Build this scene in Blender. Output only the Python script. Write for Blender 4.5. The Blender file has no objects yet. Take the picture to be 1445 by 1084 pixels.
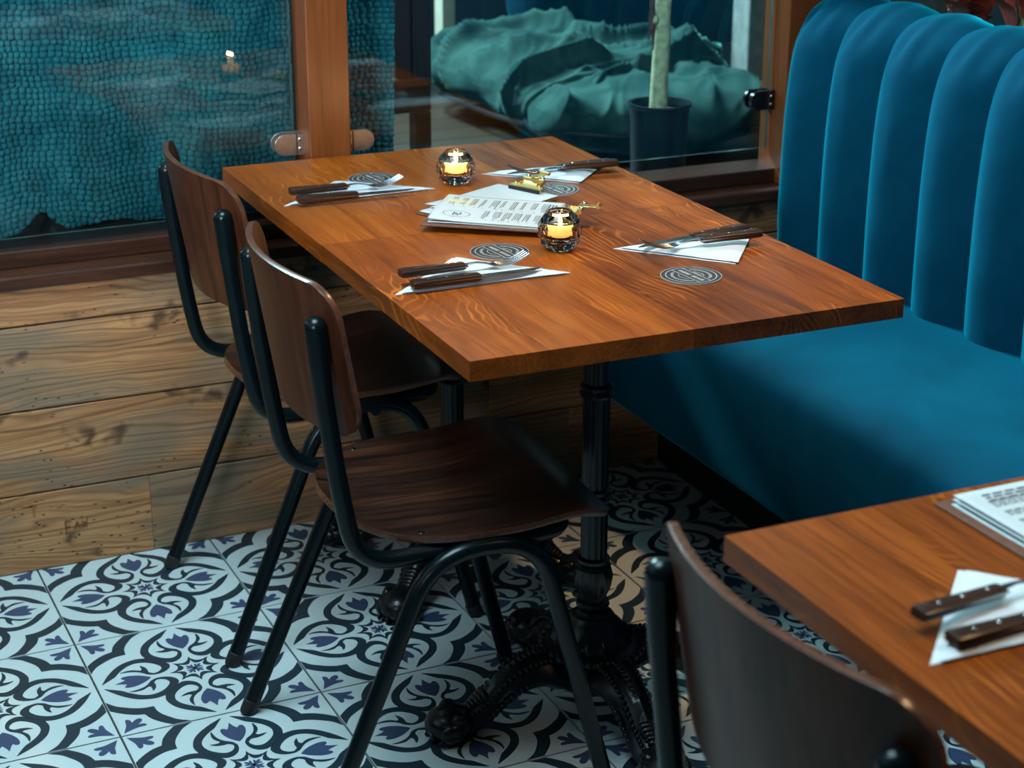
import bpy, bmesh, math, random
import numpy as np
from mathutils import Vector, Matrix, noise
from mathutils.geometry import tessellate_polygon
PI = math.pi
random.seed(7)
SC = bpy.context.scene
COL = SC.collection
R = math.radians

# ------------------------------------------------------------------ camera
cam = bpy.data.cameras.new('camera')
cam.sensor_width = 36.0
cam.lens = 2545.39 * 36.0 / 1445.0
cam.clip_start = 0.02
camo = bpy.data.objects.new('camera', cam)
COL.objects.link(camo)
CP = Vector((-1.16585, -3.23098, 1.532))
yaw, pit, rol = 0.4263, 0.35091, 0.00213
f_ = Vector((math.sin(yaw) * math.cos(pit), math.cos(yaw) * math.cos(pit), -math.sin(pit)))
r0 = Vector((math.cos(yaw), -math.sin(yaw), 0))
u0 = r0.cross(f_)
r_ = math.cos(rol) * r0 + math.sin(rol) * u0
u_ = -math.sin(rol) * r0 + math.cos(rol) * u0
M = Matrix((r_, u_, -f_)).transposed().to_4x4()
M.translation = CP
camo.matrix_world = M
cam.dof.use_dof = True
cam.dof.focus_distance = 2.85
cam.dof.aperture_fstop = 6.0
SC.camera = camo

# ------------------------------------------------------------------ world, lights, exposure
w = bpy.data.worlds.new('world')
SC.world = w
w.use_nodes = True
bg = w.node_tree.nodes['Background']
bg.inputs[0].default_value = (0.035, 0.12, 0.165, 1)
bg.inputs[1].default_value = 0.2

def area(name, loc, target, sx, sy, power, col, spread=180):
    l = bpy.data.lights.new(name, 'AREA')
    l.shape = 'RECTANGLE'; l.size = sx; l.size_y = sy; l.energy = power; l.color = col; l.spread = R(spread)
    o = bpy.data.objects.new(name, l); COL.objects.link(o)
    o.location = loc
    o.rotation_euler = (Vector(target) - Vector(loc)).to_track_quat('-Z', 'Y').to_euler()
    return o
def spot(name, loc, target, power, col, ang, r, blend=0.6):
    l = bpy.data.lights.new(name, 'SPOT')
    l.energy = power; l.color = col; l.spot_size = R(ang); l.spot_blend = blend; l.shadow_soft_size = r
    o = bpy.data.objects.new(name, l); COL.objects.link(o)
    o.location = loc
    o.rotation_euler = (Vector(target) - Vector(loc)).to_track_quat('-Z', 'Y').to_euler()
    return o
area('skylight', (-0.85, -1.30, 2.95), (-0.75, -1.20, 0.0), 1.3, 1.3, 66, (0.60, 0.89, 1.0), 125)
area('window_daylight', (-2.9, -0.9, 2.2), (0.0, -0.95, 0.3), 2.0, 1.2, 9, (0.56, 0.88, 1.0))
area('curtain_fill', (-2.1, -2.6, 1.75), (-0.55, 0.2, 1.35), 0.9, 0.9, 15, (0.85, 0.94, 1.0), 50)  # added fill to brighten the curtain
area('lounge_window', (-0.10, 2.45, 2.75), (0.8, -0.6, 0.5), 0.9, 0.7, 400, (0.55, 0.88, 1.0))
spot('ceiling_lamp', (0.95, -1.0, 2.6), (0.22, -1.0, 0.7), 125, (1.0, 0.6, 0.3), 42, 0.06)
spot('ceiling_lamp', (0.75, -2.3, 2.6), (0.1, -2.15, 0.7), 60, (1.0, 0.6, 0.3), 50, 0.07)

SC.view_settings.view_transform = 'Standard'
SC.view_settings.look = 'None'
SC.view_settings.exposure = -0.18
SC.view_settings.gamma = 1.0
SC.view_settings.use_curve_mapping = False
SC.cycles.max_bounces = 12
SC.cycles.diffuse_bounces = 1
SC.cycles.transparent_max_bounces = 24
SC.cycles.sample_clamp_indirect = 4.0
SC.cycles.use_denoising = True

# ------------------------------------------------------------------ mesh helpers
class MB:
    """collects triangles and quads, then links them as one mesh object"""
    def __init__(s):
        s.v = []; s.f = []; s.m = []
    def add(s, vs, fs, mi=0):
        b = len(s.v)
        s.v += [tuple(x) for x in vs]
        s.f += [tuple(i + b for i in f) for f in fs]
        s.m += [mi] * len(fs)
        return s
    def addbm(s, bm, mi=0):
        bm.verts.index_update()
        s.add([v.co[:] for v in bm.verts], [[v.index for v in f.verts] for f in bm.faces], mi)
        bm.free(); return s
    def box(s, x0, x1, y0, y1, z0, z1, bev=0.0, seg=1, mi=0):
        bm = bmesh.new()
        bmesh.ops.create_cube(bm, size=1)
        for v in bm.verts:
            v.co = ((x0 + x1) / 2 + v.co.x * (x1 - x0), (y0 + y1) / 2 + v.co.y * (y1 - y0), (z0 + z1) / 2 + v.co.z * (z1 - z0))
        if bev: bmesh.ops.bevel(bm, geom=bm.edges[:], offset=bev, segments=seg, profile=0.5, affect='EDGES', clamp_overlap=True)
        return s.addbm(bm, mi)
    def tube(s, path, rad, n=12, mi=0, cap=True, flat=None):
        P = [Vector(p) for p in path]
        N = len(P)
        rads = rad if isinstance(rad, (list, tuple)) else [rad] * N
        T = []
        for i in range(N):
            t = (P[min(i + 1, N - 1)] - P[max(i - 1, 0)])
            T.append(t.normalized())
        up = Vector((0, 0, 1)) if abs(T[0].z) < 0.9 else Vector((1, 0, 0))
        a = (up - T[0] * up.dot(T[0])).normalized()
        vs = []
        for i in range(N):
            a = (a - T[i] * a.dot(T[i])).normalized()
            b = T[i].cross(a)
            for k in range(n):
                th = 2 * PI * k / n
                vs.append(P[i] + (a * math.cos(th) + b * math.sin(th)) * rads[i])
        fs = []
        for i in range(N - 1):
            for k in range(n):
                k2 = (k + 1) % n
                fs.append((i * n + k, i * n + k2, (i + 1) * n + k2, (i + 1) * n + k))
        if cap:
            fs.append(tuple(range(n - 1, -1, -1))); fs.append(tuple((N - 1) * n + k for k in range(n)))
        return s.add(vs, fs, mi)
    def lathe(s, prof, n=24, cx=0, cy=0, mi=0, mod=None, capb=True, capt=True):
        vs = []
        for j, (r, z) in enumerate(prof):
            for k in range(n):
                th = 2 * PI * k / n
                rr = mod(r, z, th, j, k) if mod else r
                vs.append((cx + rr * math.cos(th), cy + rr * math.sin(th), z))
        fs = []
        for j in range(len(prof) - 1):
            for k in range(n):
                k2 = (k + 1) % n
                fs.append((j * n + k, j * n + k2, (j + 1) * n + k2, (j + 1) * n + k))
        if capb: fs.append(tuple(range(n - 1, -1, -1)))
        if capt: fs.append(tuple((len(prof) - 1) * n + k for k in range(n)))
        return s.add(vs, fs, mi)
    def ball(s, c, r, n=10, m=6, mi=0, sc=(1, 1, 1)):
        vs = [(c[0], c[1], c[2] + r * sc[2])]
        for j in range(1, m):
            ph = PI * j / m
            for k in range(n):
                th = 2 * PI * k / n
                vs.append((c[0] + r * sc[0] * math.sin(ph) * math.cos(th), c[1] + r * sc[1] * math.sin(ph) * math.sin(th), c[2] + r * sc[2] * math.cos(ph)))
        vs.append((c[0], c[1], c[2] - r * sc[2]))
        L = len(vs) - 1
        fs = [(0, 1 + k, 1 + (k + 1) % n) for k in range(n)]
        for j in range(m - 2):
            for k in range(n):
                a = 1 + j * n
                fs.append((a + k, a + n + k, a + n + (k + 1) % n, a + (k + 1) % n))
        a = 1 + (m - 2) * n
        fs += [(a + k, L, a + (k + 1) % n) for k in range(n)]
        return s.add(vs, fs, mi)
    def prism(s, poly, z0, z1, mi=0, tf=None):
        n = len(poly)
        vs = [(x, y, z0) for x, y in poly] + [(x, y, z1) for x, y in poly]
        if tf: vs = [tf(Vector(v)) for v in vs]
        tri = tessellate_polygon([[Vector((x, y, 0)) for x, y in poly]])
        fs = []
        for t in tri:
            fs.append(tuple(i + n for i in t)); fs.append(tuple(reversed(t)))
        for i in range(n):
            fs.append((i, (i + 1) % n, n + (i + 1) % n, n + i))
        return s.add(vs, fs, mi)
    def flat(s, loops, z, mi=0):
        """a flat printed figure (outer loop, then holes)"""
        L = [[Vector((x, y, 0)) for x, y in lp] for lp in loops]
        vs = [(x, y, z) for lp in loops for x, y in lp]
        fs = []
        for t in tessellate_polygon(L):
            a, b, c = [Vector(vs[i]) for i in t]
            fs.append(tuple(t) if (b - a).cross(c - a).z > 0 else tuple(reversed(t)))
        return s.add(vs, fs, mi)
    def grid(s, fn, nu, nv, mi=0, wrap=False):
        vs = [fn(i / (nu - (0 if wrap else 1)), j / (nv - 1)) for j in range(nv) for i in range(nu)]
        fs = []
        for j in range(nv - 1):
            for i in range(nu if wrap else nu - 1):
                i2 = (i + 1) % nu
                fs.append((j * nu + i, j * nu + i2, (j + 1) * nu + i2, (j + 1) * nu + i))
        return s.add(vs, fs, mi)
    def tf(s, m, start=0):
        for i in range(start, len(s.v)):
            s.v[i] = tuple(m @ Vector(s.v[i]))
        return s
    def mesh(s, name, mats, sharp=35, fix=True):
        me = bpy.data.meshes.new(name)
        me.from_pydata(s.v, [], s.f)
        if not isinstance(mats, (list, tuple)): mats = [mats]
        for m in mats: me.materials.append(m)
        if len(mats) > 1: me.polygons.foreach_set('material_index', s.m)
        if fix:
            bm = bmesh.new(); bm.from_mesh(me)
            bmesh.ops.recalc_face_normals(bm, faces=bm.faces[:])
            bm.to_mesh(me); bm.free()
        if sharp is not None:
            me.polygons.foreach_set('use_smooth', [True] * len(me.polygons))
            me.set_sharp_from_angle(angle=R(sharp))
        me.update()
        return me
    def build(s, name, mats, parent=None, sharp=35, fix=True, loc=None):
        return link(name, s.mesh(name, mats, sharp, fix), parent, loc)

def link(name, me, parent=None, loc=None):
    o = bpy.data.objects.new(name, me)
    COL.objects.link(o)
    if parent: o.parent = parent
    if loc: o.location = loc
    return o
def tag(o, label=None, cat=None, group=None, kind=None):
    if label: o['label'] = label
    if cat: o['category'] = cat
    if group: o['group'] = group
    if kind: o['kind'] = kind
    return o
def thing(name, loc, rz=0.0, label=None, cat=None, group=None):
    o = bpy.data.objects.new(name, None)
    o.empty_display_size = 0.05
    COL.objects.link(o)
    o.location = loc; o.rotation_euler = (0, 0, rz)
    return tag(o, label, cat, group)
def copy_tree(o, parent=None):
    c = o.copy(); COL.objects.link(c)
    if parent: c.parent = parent
    for ch in list(o.children): copy_tree(ch, c)
    return c
def again(src, loc, rz, label, group=None):
    c = copy_tree(src)
    c.location = loc; c.rotation_euler = (0, 0, rz); c['label'] = label
    if group: c['group'] = group
    return c
def fillet(pts, rads, seg=7):
    """polyline with rounded corners"""
    P = [Vector(p) for p in pts]
    out = [P[0]]
    for i in range(1, len(P) - 1):
        r = rads[i] if isinstance(rads, (list, tuple)) else rads
        a = (P[i - 1] - P[i]); b = (P[i + 1] - P[i])
        d = min(r, a.length * 0.49, b.length * 0.49)
        p0 = P[i] + a.normalized() * d; p2 = P[i] + b.normalized() * d
        for k in range(seg + 1):
            t = k / seg
            out.append(p0 * (1 - t) ** 2 + P[i] * 2 * t * (1 - t) + p2 * t * t)
    out.append(P[-1])
    return out
def smooth_loop(pts, seg=5, closed=True):
    """Catmull-Rom through points; a point (x, y, 1) is a hard corner"""
    n = len(pts); out = []
    P = [Vector((p[0], p[1])) for p in pts]
    hard = [len(p) > 2 for p in pts]
    for i in range(n if closed else n - 1):
        p1, p2 = P[i], P[(i + 1) % n]
        p0 = P[(i - 1) % n] if closed or i > 0 else p1
        p3 = P[(i + 2) % n] if closed or i + 2 < n else p2
        if hard[i]: p0 = p1 - (p2 - p1) * 0.2
        if hard[(i + 1) % n]: p3 = p2 + (p2 - p1) * 0.2
        for k in range(seg):
            t = k / seg
            q = 0.5 * ((2 * p1) + (p2 - p0) * t + (2 * p0 - 5 * p1 + 4 * p2 - p3) * t * t + (3 * p1 - p0 - 3 * p2 + p3) * t ** 3)
            out.append((q.x, q.y))
    if not closed: out.append(tuple(P[-1]))
    return out

# ------------------------------------------------------------------ materials
class NT:
    def __init__(s, name):
        s.mat = bpy.data.materials.new(name); s.mat.use_nodes = True
        s.t = s.mat.node_tree; s.n = s.t.nodes; s.l = s.t.links
        s.b = s.n['Principled BSDF']
    def node(s, typ, **kw):
        x = s.n.new(typ)
        for k, v in kw.items():
            if k.startswith('i_'):
                s.set(x.inputs[k[2:].replace('_', ' ')], v)
            else: setattr(x, k, v)
        return x
    def set(s, inp, v):
        if hasattr(v, 'is_output') or isinstance(v, bpy.types.NodeSocket): s.l.new(v, inp)
        elif isinstance(v, bpy.types.Node): s.l.new(v.outputs[0], inp)
        else:
            if isinstance(v, (tuple, list)) and len(v) == 3 and inp.type == 'RGBA': v = (*v, 1)
            inp.default_value = v
    def math(s, op, a, b=0.0, c=None, clamp=False):
        x = s.n.new('ShaderNodeMath'); x.operation = op; x.use_clamp = clamp
        s.set(x.inputs[0], a); s.set(x.inputs[1], b)
        if c is not None: s.set(x.inputs[2], c)
        return x.outputs[0]
    def vmath(s, op, a, b):
        x = s.n.new('ShaderNodeVectorMath'); x.operation = op
        s.set(x.inputs[0], a); s.set(x.inputs[1], b)
        return x.outputs[0]
    def mix(s, f, a, b, mode='MIX'):
        x = s.n.new('ShaderNodeMix'); x.data_type = 'RGBA'; x.blend_type = mode
        s.set(x.inputs[0], f); s.set(x.inputs[6], a); s.set(x.inputs[7], b)
        return x.outputs[2]
    def noise(s, vec, scale, detail=4, rough=0.5, dist=0.0):
        x = s.n.new('ShaderNodeTexNoise')
        s.set(x.inputs['Vector'], vec); x.inputs['Scale'].default_value = scale
        x.inputs['Detail'].default_value = detail; x.inputs['Roughness'].default_value = rough; x.inputs['Distortion'].default_value = dist
        return x.outputs[0]
    def ramp(s, f, stops, interp='LINEAR'):
        x = s.n.new('ShaderNodeValToRGB'); x.color_ramp.interpolation = interp
        e = x.color_ramp.elements
        while len(e) < len(stops): e.new(0.5)
        for k, (p, c) in enumerate(stops):
            e[k].position = p
            e[k].color = (*c, 1) if isinstance(c, (tuple, list)) else (c, c, c, 1)
        s.set(x.inputs[0], f)
        return x.outputs[0]
    def coord(s, kind='Object'):
        return s.n.new('ShaderNodeTexCoord').outputs[kind]
    def mapping(s, vec, scale=(1, 1, 1), loc=(0, 0, 0), rot=(0, 0, 0)):
        x = s.n.new('ShaderNodeMapping')
        s.set(x.inputs['Vector'], vec); x.inputs['Scale'].default_value = scale
        x.inputs['Rotation'].default_value = rot
        s.set(x.inputs['Location'], loc)
        return x.outputs[0]
    def rand(s):
        return s.n.new('ShaderNodeObjectInfo').outputs['Random']
    def bump(s, h, strength=0.3, dist=0.002):
        x = s.n.new('ShaderNodeBump'); x.inputs['Strength'].default_value = strength; x.inputs['Distance'].default_value = dist
        s.set(x.inputs['Height'], h); s.l.new(x.outputs[0], s.b.inputs['Normal'])
    def base(s, c): s.set(s.b.inputs['Base Color'], c)
    def p(s, **kw):
        for k, v in kw.items(): s.set(s.b.inputs[k.replace('_', ' ')], v)
        return s
def srgb(r, g, b):
    return tuple(((c / 255) / 12.92 if c / 255 <= 0.04045 else ((c / 255 + 0.055) / 1.055) ** 2.4) for c in (r, g, b))

def plain(name, col, rough=0.5, metal=0.0, var=0.12, scale=30, bump=0.0, **kw):
    m = NT(name)
    n = m.noise(m.coord(), scale, 4)
    dark = tuple(c * (1 - var) for c in col); lite = tuple(min(1, c * (1 + var)) for c in col)
    m.base(m.ramp(n, [(0.3, dark), (0.7, lite)]))
    m.p(Roughness=rough, Metallic=metal, **kw)
    if bump: m.bump(n, bump, 0.001)
    return m.mat

def wood(name, dark, mid, lite, axis='Y', rough=0.3, tone=0.35, rings=55, ring_str=0.5, spots=0.0, bump=0.15, coat=0.0, lg=1.3, linepow=4.0, spec=0.5, fibre=1.0, grey=None, knots=False, freq=110, blot=0.45, dline=0.0):
    """boards: each object gets its own offset and tone; contour lines of a stretched noise give the cathedral figure"""
    m = NT(name)
    rnd = m.rand()
    off = m.math('MULTIPLY', rnd, 37.0)
    comb = m.node('ShaderNodeCombineXYZ', i_X=off, i_Y=m.math('MULTIPLY', rnd, 91.0), i_Z=m.math('MULTIPLY', rnd, 53.0)).outputs[0]
    p = m.vmath('ADD', m.coord(), comb)
    lo = {'X': (lg, 7, 7), 'Y': (7, lg, 7), 'Z': (7, 7, lg)}[axis]
    hi = {'X': (6, 170, 170), 'Y': (170, 6, 170), 'Z': (170, 170, 6)}[axis]
    md = {'X': (2.2, 28, 28), 'Y': (28, 2.2, 28), 'Z': (28, 28, 2.2)}[axis]
    field = m.noise(m.mapping(p, lo), 1.0, 3, 0.45, 0.35)
    wob = m.noise(m.mapping(p, md), 1.0, 2, 0.5)
    sep = m.node('ShaderNodeSeparateXYZ'); m.set(sep.inputs[0], p)
    acr = {'X': m.math('ADD', sep.outputs['Z'], sep.outputs['Y']), 'Y': sep.outputs['X'], 'Z': sep.outputs['Y']}[axis]
    ph = m.math('ADD', m.math('MULTIPLY', acr, freq), m.math('ADD', m.math('MULTIPLY', field, rings), m.math('MULTIPLY', wob, 0.9)))
    s1 = m.math('SINE', m.math('MULTIPLY', ph, 6.283))
    line = m.math('POWER', m.math('MULTIPLY_ADD', s1, 0.5, 0.5), linepow)
    fine = m.noise(m.mapping(p, hi), 1.0, 3, 0.6)
    broad = m.noise(m.mapping(p, md), 0.9, 4, 0.6)
    patch = m.ramp(m.noise(p, 5.5, 2), [(0.50, 0.0), (0.66, 1.0)])
    v = m.math('ADD', m.math('MULTIPLY_ADD', broad, blot, 0.3 - blot * 0.5), m.math('MULTIPLY', fine, 0.42 * fibre))
    v = m.math('ADD', v, m.math('MULTIPLY', m.math('SUBTRACT', rnd, 0.5), tone))
    col = m.ramp(v, [(0.28, dark), (0.52, mid), (0.82, lite)])
    amt = m.math('MULTIPLY', m.math('MULTIPLY', line, patch), ring_str)
    col = m.mix(amt, col, tuple(min(1, c * 1.7) for c in lite))
    if dline: col = m.mix(m.math('MULTIPLY', line, dline), col, dark)
    if grey:
        g = m.ramp(m.noise(m.mapping(p, {'X': (2.2, 6, 6), 'Y': (6, 2.2, 6), 'Z': (6, 6, 2.2)}[axis]), 1.6, 4), [(0.44, 0.0), (0.62, 1.0)])
        col = m.mix(m.math('MULTIPLY', g, 0.85), col, grey)
        dl = m.math('MULTIPLY', m.math('POWER', m.math('MULTIPLY_ADD', m.math('SINE', m.math('MULTIPLY', ph, 5.1)), 0.5, 0.5), 6.0), 0.42)
        col = m.mix(dl, col, tuple(c * 0.4 for c in dark))
    if knots:
        sp = m.node('ShaderNodeSeparateXYZ'); m.set(sp.inputs[0], p)
        def pits(sx, sz, lo_, hi_):
            cb = m.node('ShaderNodeCombineXYZ', i_X=m.math('MULTIPLY', sp.outputs['X'], sx), i_Y=m.math('MULTIPLY', sp.outputs['Z'], sz)).outputs[0]
            cb = m.vmath('ADD', cb, m.node('ShaderNodeTexNoise', i_Vector=p, i_Scale=16.0).outputs[1])
            vo = m.node('ShaderNodeTexVoronoi', voronoi_dimensions='2D', i_Vector=cb, i_Scale=1.0)
            return m.ramp(vo.outputs['Distance'], [(lo_, 1.0), (hi_, 0.0)])
        col = m.mix(m.math('MULTIPLY', pits(3.2, 7.0, .05, .16), 0.8), col, tuple(c * 0.3 for c in dark))
        gate = m.ramp(m.noise(p, 7.0, 2), [(0.55, 0.0), (0.62, 1.0)])
        col = m.mix(m.math('MULTIPLY', m.math('MULTIPLY', pits(26, 60, .06, .12), gate), 0.92), col, (0.006, 0.005, 0.004))
    m.base(col)
    m.p(Roughness=m.math('MULTIPLY_ADD', fine, 0.18, rough - 0.09))
    m.b.inputs['Specular IOR Level'].default_value = spec
    if coat: m.p(Coat_Weight=coat, Coat_Roughness=0.18)
    m.bump(m.math('ADD', m.math('MULTIPLY', fine, 0.6), m.math('MULTIPLY', line, -0.35)), bump, 0.0012)
    return m.mat

MAT = {}
MAT['oak'] = wood('oiled_oak', (0.085, 0.0150, 0.0012), (0.245, 0.050, 0.0036), (0.41, 0.104, 0.0085), 'Y', rough=0.36, tone=0.24, rings=21, ring_str=0.62, bump=0.3, freq=78, blot=0.5, dline=0.10, lg=2.4, linepow=7.0, spec=0.3)
MAT['oak_end'] = MAT['oak']
MAT['plank'] = wood('reclaimed_board', (0.10, 0.040, 0.013), (0.40, 0.180, 0.068), (0.60, 0.32, 0.14), 'X', rough=0.62, tone=0.16, freq=85, rings=15, blot=0.8, dline=0.42, ring_str=0.0, bump=0.5, grey=(0.19, 0.135, 0.085), knots=True)
MAT['sill'] = wood('dark_stained_sill', (0.009, 0.004, 0.002), (0.032, 0.010, 0.0045), (0.085, 0.024, 0.009), 'X', rough=0.36, tone=0.15, rings=7, freq=60, ring_str=0.2, bump=0.3)
MAT['post'] = wood('varnished_post', (0.06, 0.015, 0.003), (0.145, 0.037, 0.0075), (0.22, 0.062, 0.014), 'Z', rough=0.36, tone=0.1, rings=7, freq=60, ring_str=0.12, bump=0.15)
MAT['chairply'] = wood('walnut_stained_ply', (0.015, 0.0048, 0.0026), (0.060, 0.0175, 0.0082), (0.12, 0.036, 0.015), 'Z', spec=0.14, rough=0.36, tone=0.05, rings=8, freq=25, ring_str=0.05, bump=0.1, blot=0.9, dline=0.3)
MAT['seatply'] = wood('walnut_stained_seat', (0.004, 0.002, 0.0016), (0.034, 0.0105, 0.005), (0.105, 0.032, 0.013), 'X', rough=0.34, tone=0.05, rings=9, freq=34, ring_str=0.1, bump=0.12, blot=1.1, dline=0.6)
MAT['plyedge'] = plain('ply_edge', (0.085, 0.03, 0.015), 0.25, var=0.3, scale=120)
MAT['tube'] = plain('black_powder_coated_steel', (0.0014, 0.0046, 0.0058), 0.26, var=0.2, Specular_IOR_Level=0.25)
MAT['iron'] = plain('black_cast_iron', (0.0025, 0.0045, 0.0065), 0.28, var=0.4, scale=180, bump=0.3, Specular_IOR_Level=0.4)
MAT['rubber'] = plain('black_rubber', (0.006, 0.007, 0.008), 0.6)
MAT['brushed'] = plain('brushed_steel', (0.62, 0.58, 0.54), 0.34, 1.0, scale=90)
MAT['steel'] = plain('polished_steel', (0.55, 0.56, 0.58), 0.24, 1.0, var=0.05)
MAT['brass'] = plain('gold_plated_steel', (0.80, 0.56, 0.20), 0.36, 1.0, var=0.06)
MAT['handle'] = wood('dark_wood_handle', (0.007, 0.004, 0.003), (0.028, 0.012, 0.008), (0.085, 0.03, 0.016), 'X', rough=0.3, tone=0.2, rings=6, ring_str=0.2, bump=0.1)
MAT['paper_napkin'] = plain('white_paper_napkin', (0.52, 0.535, 0.555), 0.85, var=0.03, scale=400, bump=0.15)
MAT['page'] = plain('white_menu_paper', (0.45, 0.47, 0.475), 0.7, var=0.02)
MAT['page_cream'] = plain('cream_menu_paper', (0.50, 0.475, 0.33), 0.75, var=0.03)
MAT['ink'] = plain('grey_print', (0.16, 0.17, 0.18), 0.7)
MAT['ink_dark'] = plain('black_print', (0.05, 0.05, 0.055), 0.7)
MAT['board'] = plain('brown_clipboard', (0.13, 0.05, 0.028), 0.45, var=0.25, scale=140, bump=0.2)
MAT['coaster'] = plain('dark_coaster_card', (0.016, 0.014, 0.0145), 0.85, var=0.3, scale=220)
MAT['coaster_edge'] = plain('pale_coaster_core', (0.52, 0.50, 0.46), 0.8)
MAT['coaster_print'] = plain('pale_coaster_print', (0.44, 0.41, 0.39), 0.65, var=0.3, scale=300)
MAT['grout'] = plain('dark_grout', (0.055, 0.05, 0.045), 0.85, var=0.3, scale=60)
MAT['tile'] = plain('pale_tile_glaze', (0.50, 0.575, 0.58), 0.33, var=0.03, scale=9)
MAT['tile_dark'] = plain('charcoal_tile_print', (0.012, 0.030, 0.043), 0.36, var=0.12, scale=300)
MAT['tile_blue'] = plain('blue_tile_print', (0.040, 0.062, 0.128), 0.36, var=0.15, scale=300)
MAT['plinth'] = plain('black_plinth', (0.006, 0.006, 0.007), 0.5)
MAT['tin'] = plain('tealight_tin', (0.75, 0.75, 0.75), 0.25, 1.0)
MAT['wick'] = plain('charred_wick', (0.01, 0.008, 0.006), 0.9)
MAT['grey_plaster'] = plain('grey_plaster', (0.27, 0.28, 0.26), 0.9, var=0.25, scale=25, bump=0.3)
MAT['navy_wall'] = plain('dark_navy_wall', (0.006, 0.022, 0.034), 0.8, var=0.3, scale=3)
MAT['cream_paint'] = plain('cream_paint', (0.88, 0.76, 0.58), 0.5, var=0.05)
MAT['lounge_board'] = wood('lounge_floor_board', (0.01, 0.006, 0.004), (0.03, 0.017, 0.011), (0.055, 0.035, 0.022), 'X', rough=0.45, rings=8, ring_str=0.1)
MAT['dark_chair'] = wood('dark_red_brown_wood', (0.012, 0.004, 0.003), (0.034, 0.011, 0.007), (0.06, 0.02, 0.012), 'Z', rough=0.35, rings=6, ring_str=0.1)
MAT['pot'] = plain('black_pot', (0.007, 0.013, 0.017), 0.35, var=0.2)
MAT['soil'] = plain('soil', (0.06, 0.045, 0.03), 0.95, var=0.5, scale=160, bump=0.6)
MAT['trunk'] = plain('pale_green_bark', (0.40, 0.38, 0.22), 0.7, var=0.35, scale=55, bump=0.5)
MAT['root'] = plain('red_brown_root', (0.10, 0.025, 0.014), 0.7, var=0.4, scale=90)
MAT['redleaf'] = plain('dark_red_leaf', (0.17, 0.02, 0.012), 0.4, var=0.5, scale=25)
MAT['greenleaf'] = plain('dusty_green_leaf', (0.05, 0.11, 0.07), 0.45, var=0.4, scale=40)
MAT['stalk'] = plain('pale_green_stalk', (0.38, 0.42, 0.2), 0.5, var=0.3, scale=60)

def velvet(name, deep, col, sheen, sheen_tint, nscale=7):
    m = NT(name)
    c = m.coord()
    n = m.noise(c, nscale, 3, 0.5, 0.6); n2 = m.noise(c, 420, 2)
    m.base(m.ramp(n, [(0.33, deep), (0.62, col)]))
    m.p(Roughness=0.85, Sheen_Weight=sheen, Sheen_Roughness=0.3, Sheen_Tint=sheen_tint)
    m.bump(n2, 0.12, 0.0006)
    m.b.inputs['Specular IOR Level'].default_value = 0.04
    return m.mat
MAT['velvet'] = velvet('teal_velvet', (0.0006, 0.043, 0.084), (0.0008, 0.058, 0.108), 1.0, (0.005, 0.62, 0.82, 1))
MAT['knit'] = velvet('teal_knit', (0.008, 0.082, 0.115), (0.026, 0.165, 0.205), 0.3, (0.2, 0.6, 0.65, 1), 14)
MAT['green_cloth'] = velvet('dull_green_cloth', (0.010, 0.034, 0.034), (0.040, 0.088, 0.076), 0.45, (0.3, 0.75, 0.62, 1), 9)
MAT['navy_cloth'] = velvet('navy_cloth', (0.002, 0.02, 0.04), (0.004, 0.034, 0.06), 0.3, (0.1, 0.4, 0.5, 1), 9)

def pane_mat():
    m = NT('window_glass')
    m.n.remove(m.b)
    out = m.n['Material Output']
    tr = m.node('ShaderNodeBsdfTransparent', i_Color=(0.90, 0.97, 0.96, 1))
    gl = m.node('ShaderNodeBsdfGlossy', i_Color=(1, 1, 1, 1), i_Roughness=0.012)
    fr = m.node('ShaderNodeFresnel', i_IOR=1.5)
    mx = m.node('ShaderNodeMixShader', i_Fac=fr.outputs[0])
    m.l.new(tr.outputs[0], mx.inputs[1]); m.l.new(gl.outputs[0], mx.inputs[2])
    m.l.new(mx.outputs[0], out.inputs[0])
    return m.mat
MAT['pane'] = pane_mat()
MAT['pane_edge'] = plain('ground_glass_edge', (0.08, 0.12, 0.115), 0.15)
def glass_mat(name, col, rough=0.02):
    m = NT(name)
    m.base((*col, 1)); m.p(Roughness=rough, Transmission_Weight=1.0, IOR=1.33)
    return m.mat
MAT['clear_glass'] = glass_mat('clear_cut_glass', (0.97, 0.96, 0.96))
MAT['smoke_glass'] = glass_mat('smoked_cut_glass', (0.60, 0.585, 0.58))
def flame_mat():
    m = NT('candle_flame')
    g = m.node('ShaderNodeSeparateXYZ'); m.set(g.inputs[0], m.coord('Generated'))
    c = m.ramp(g.outputs['Z'], [(0.0, (1.0, 0.35, 0.08)), (0.35, (1.0, 0.62, 0.22)), (1.0, (1.0, 0.5, 0.12))])
    m.base((0, 0, 0, 1)); m.set(m.b.inputs['Emission Color'], c); m.p(Emission_Strength=60.0)
    return m.mat
MAT['flame'] = flame_mat()
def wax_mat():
    m = NT('wax_painted_glow')
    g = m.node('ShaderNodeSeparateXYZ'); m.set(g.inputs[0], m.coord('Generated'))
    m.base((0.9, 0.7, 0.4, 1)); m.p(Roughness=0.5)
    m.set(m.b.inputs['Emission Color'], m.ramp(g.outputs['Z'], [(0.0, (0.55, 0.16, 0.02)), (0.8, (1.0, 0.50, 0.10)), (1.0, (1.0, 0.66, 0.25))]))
    m.p(Emission_Strength=3.6)  # flame light seeping through the wax, put in as emission
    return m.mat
MAT['wax'] = wax_mat()
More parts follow.
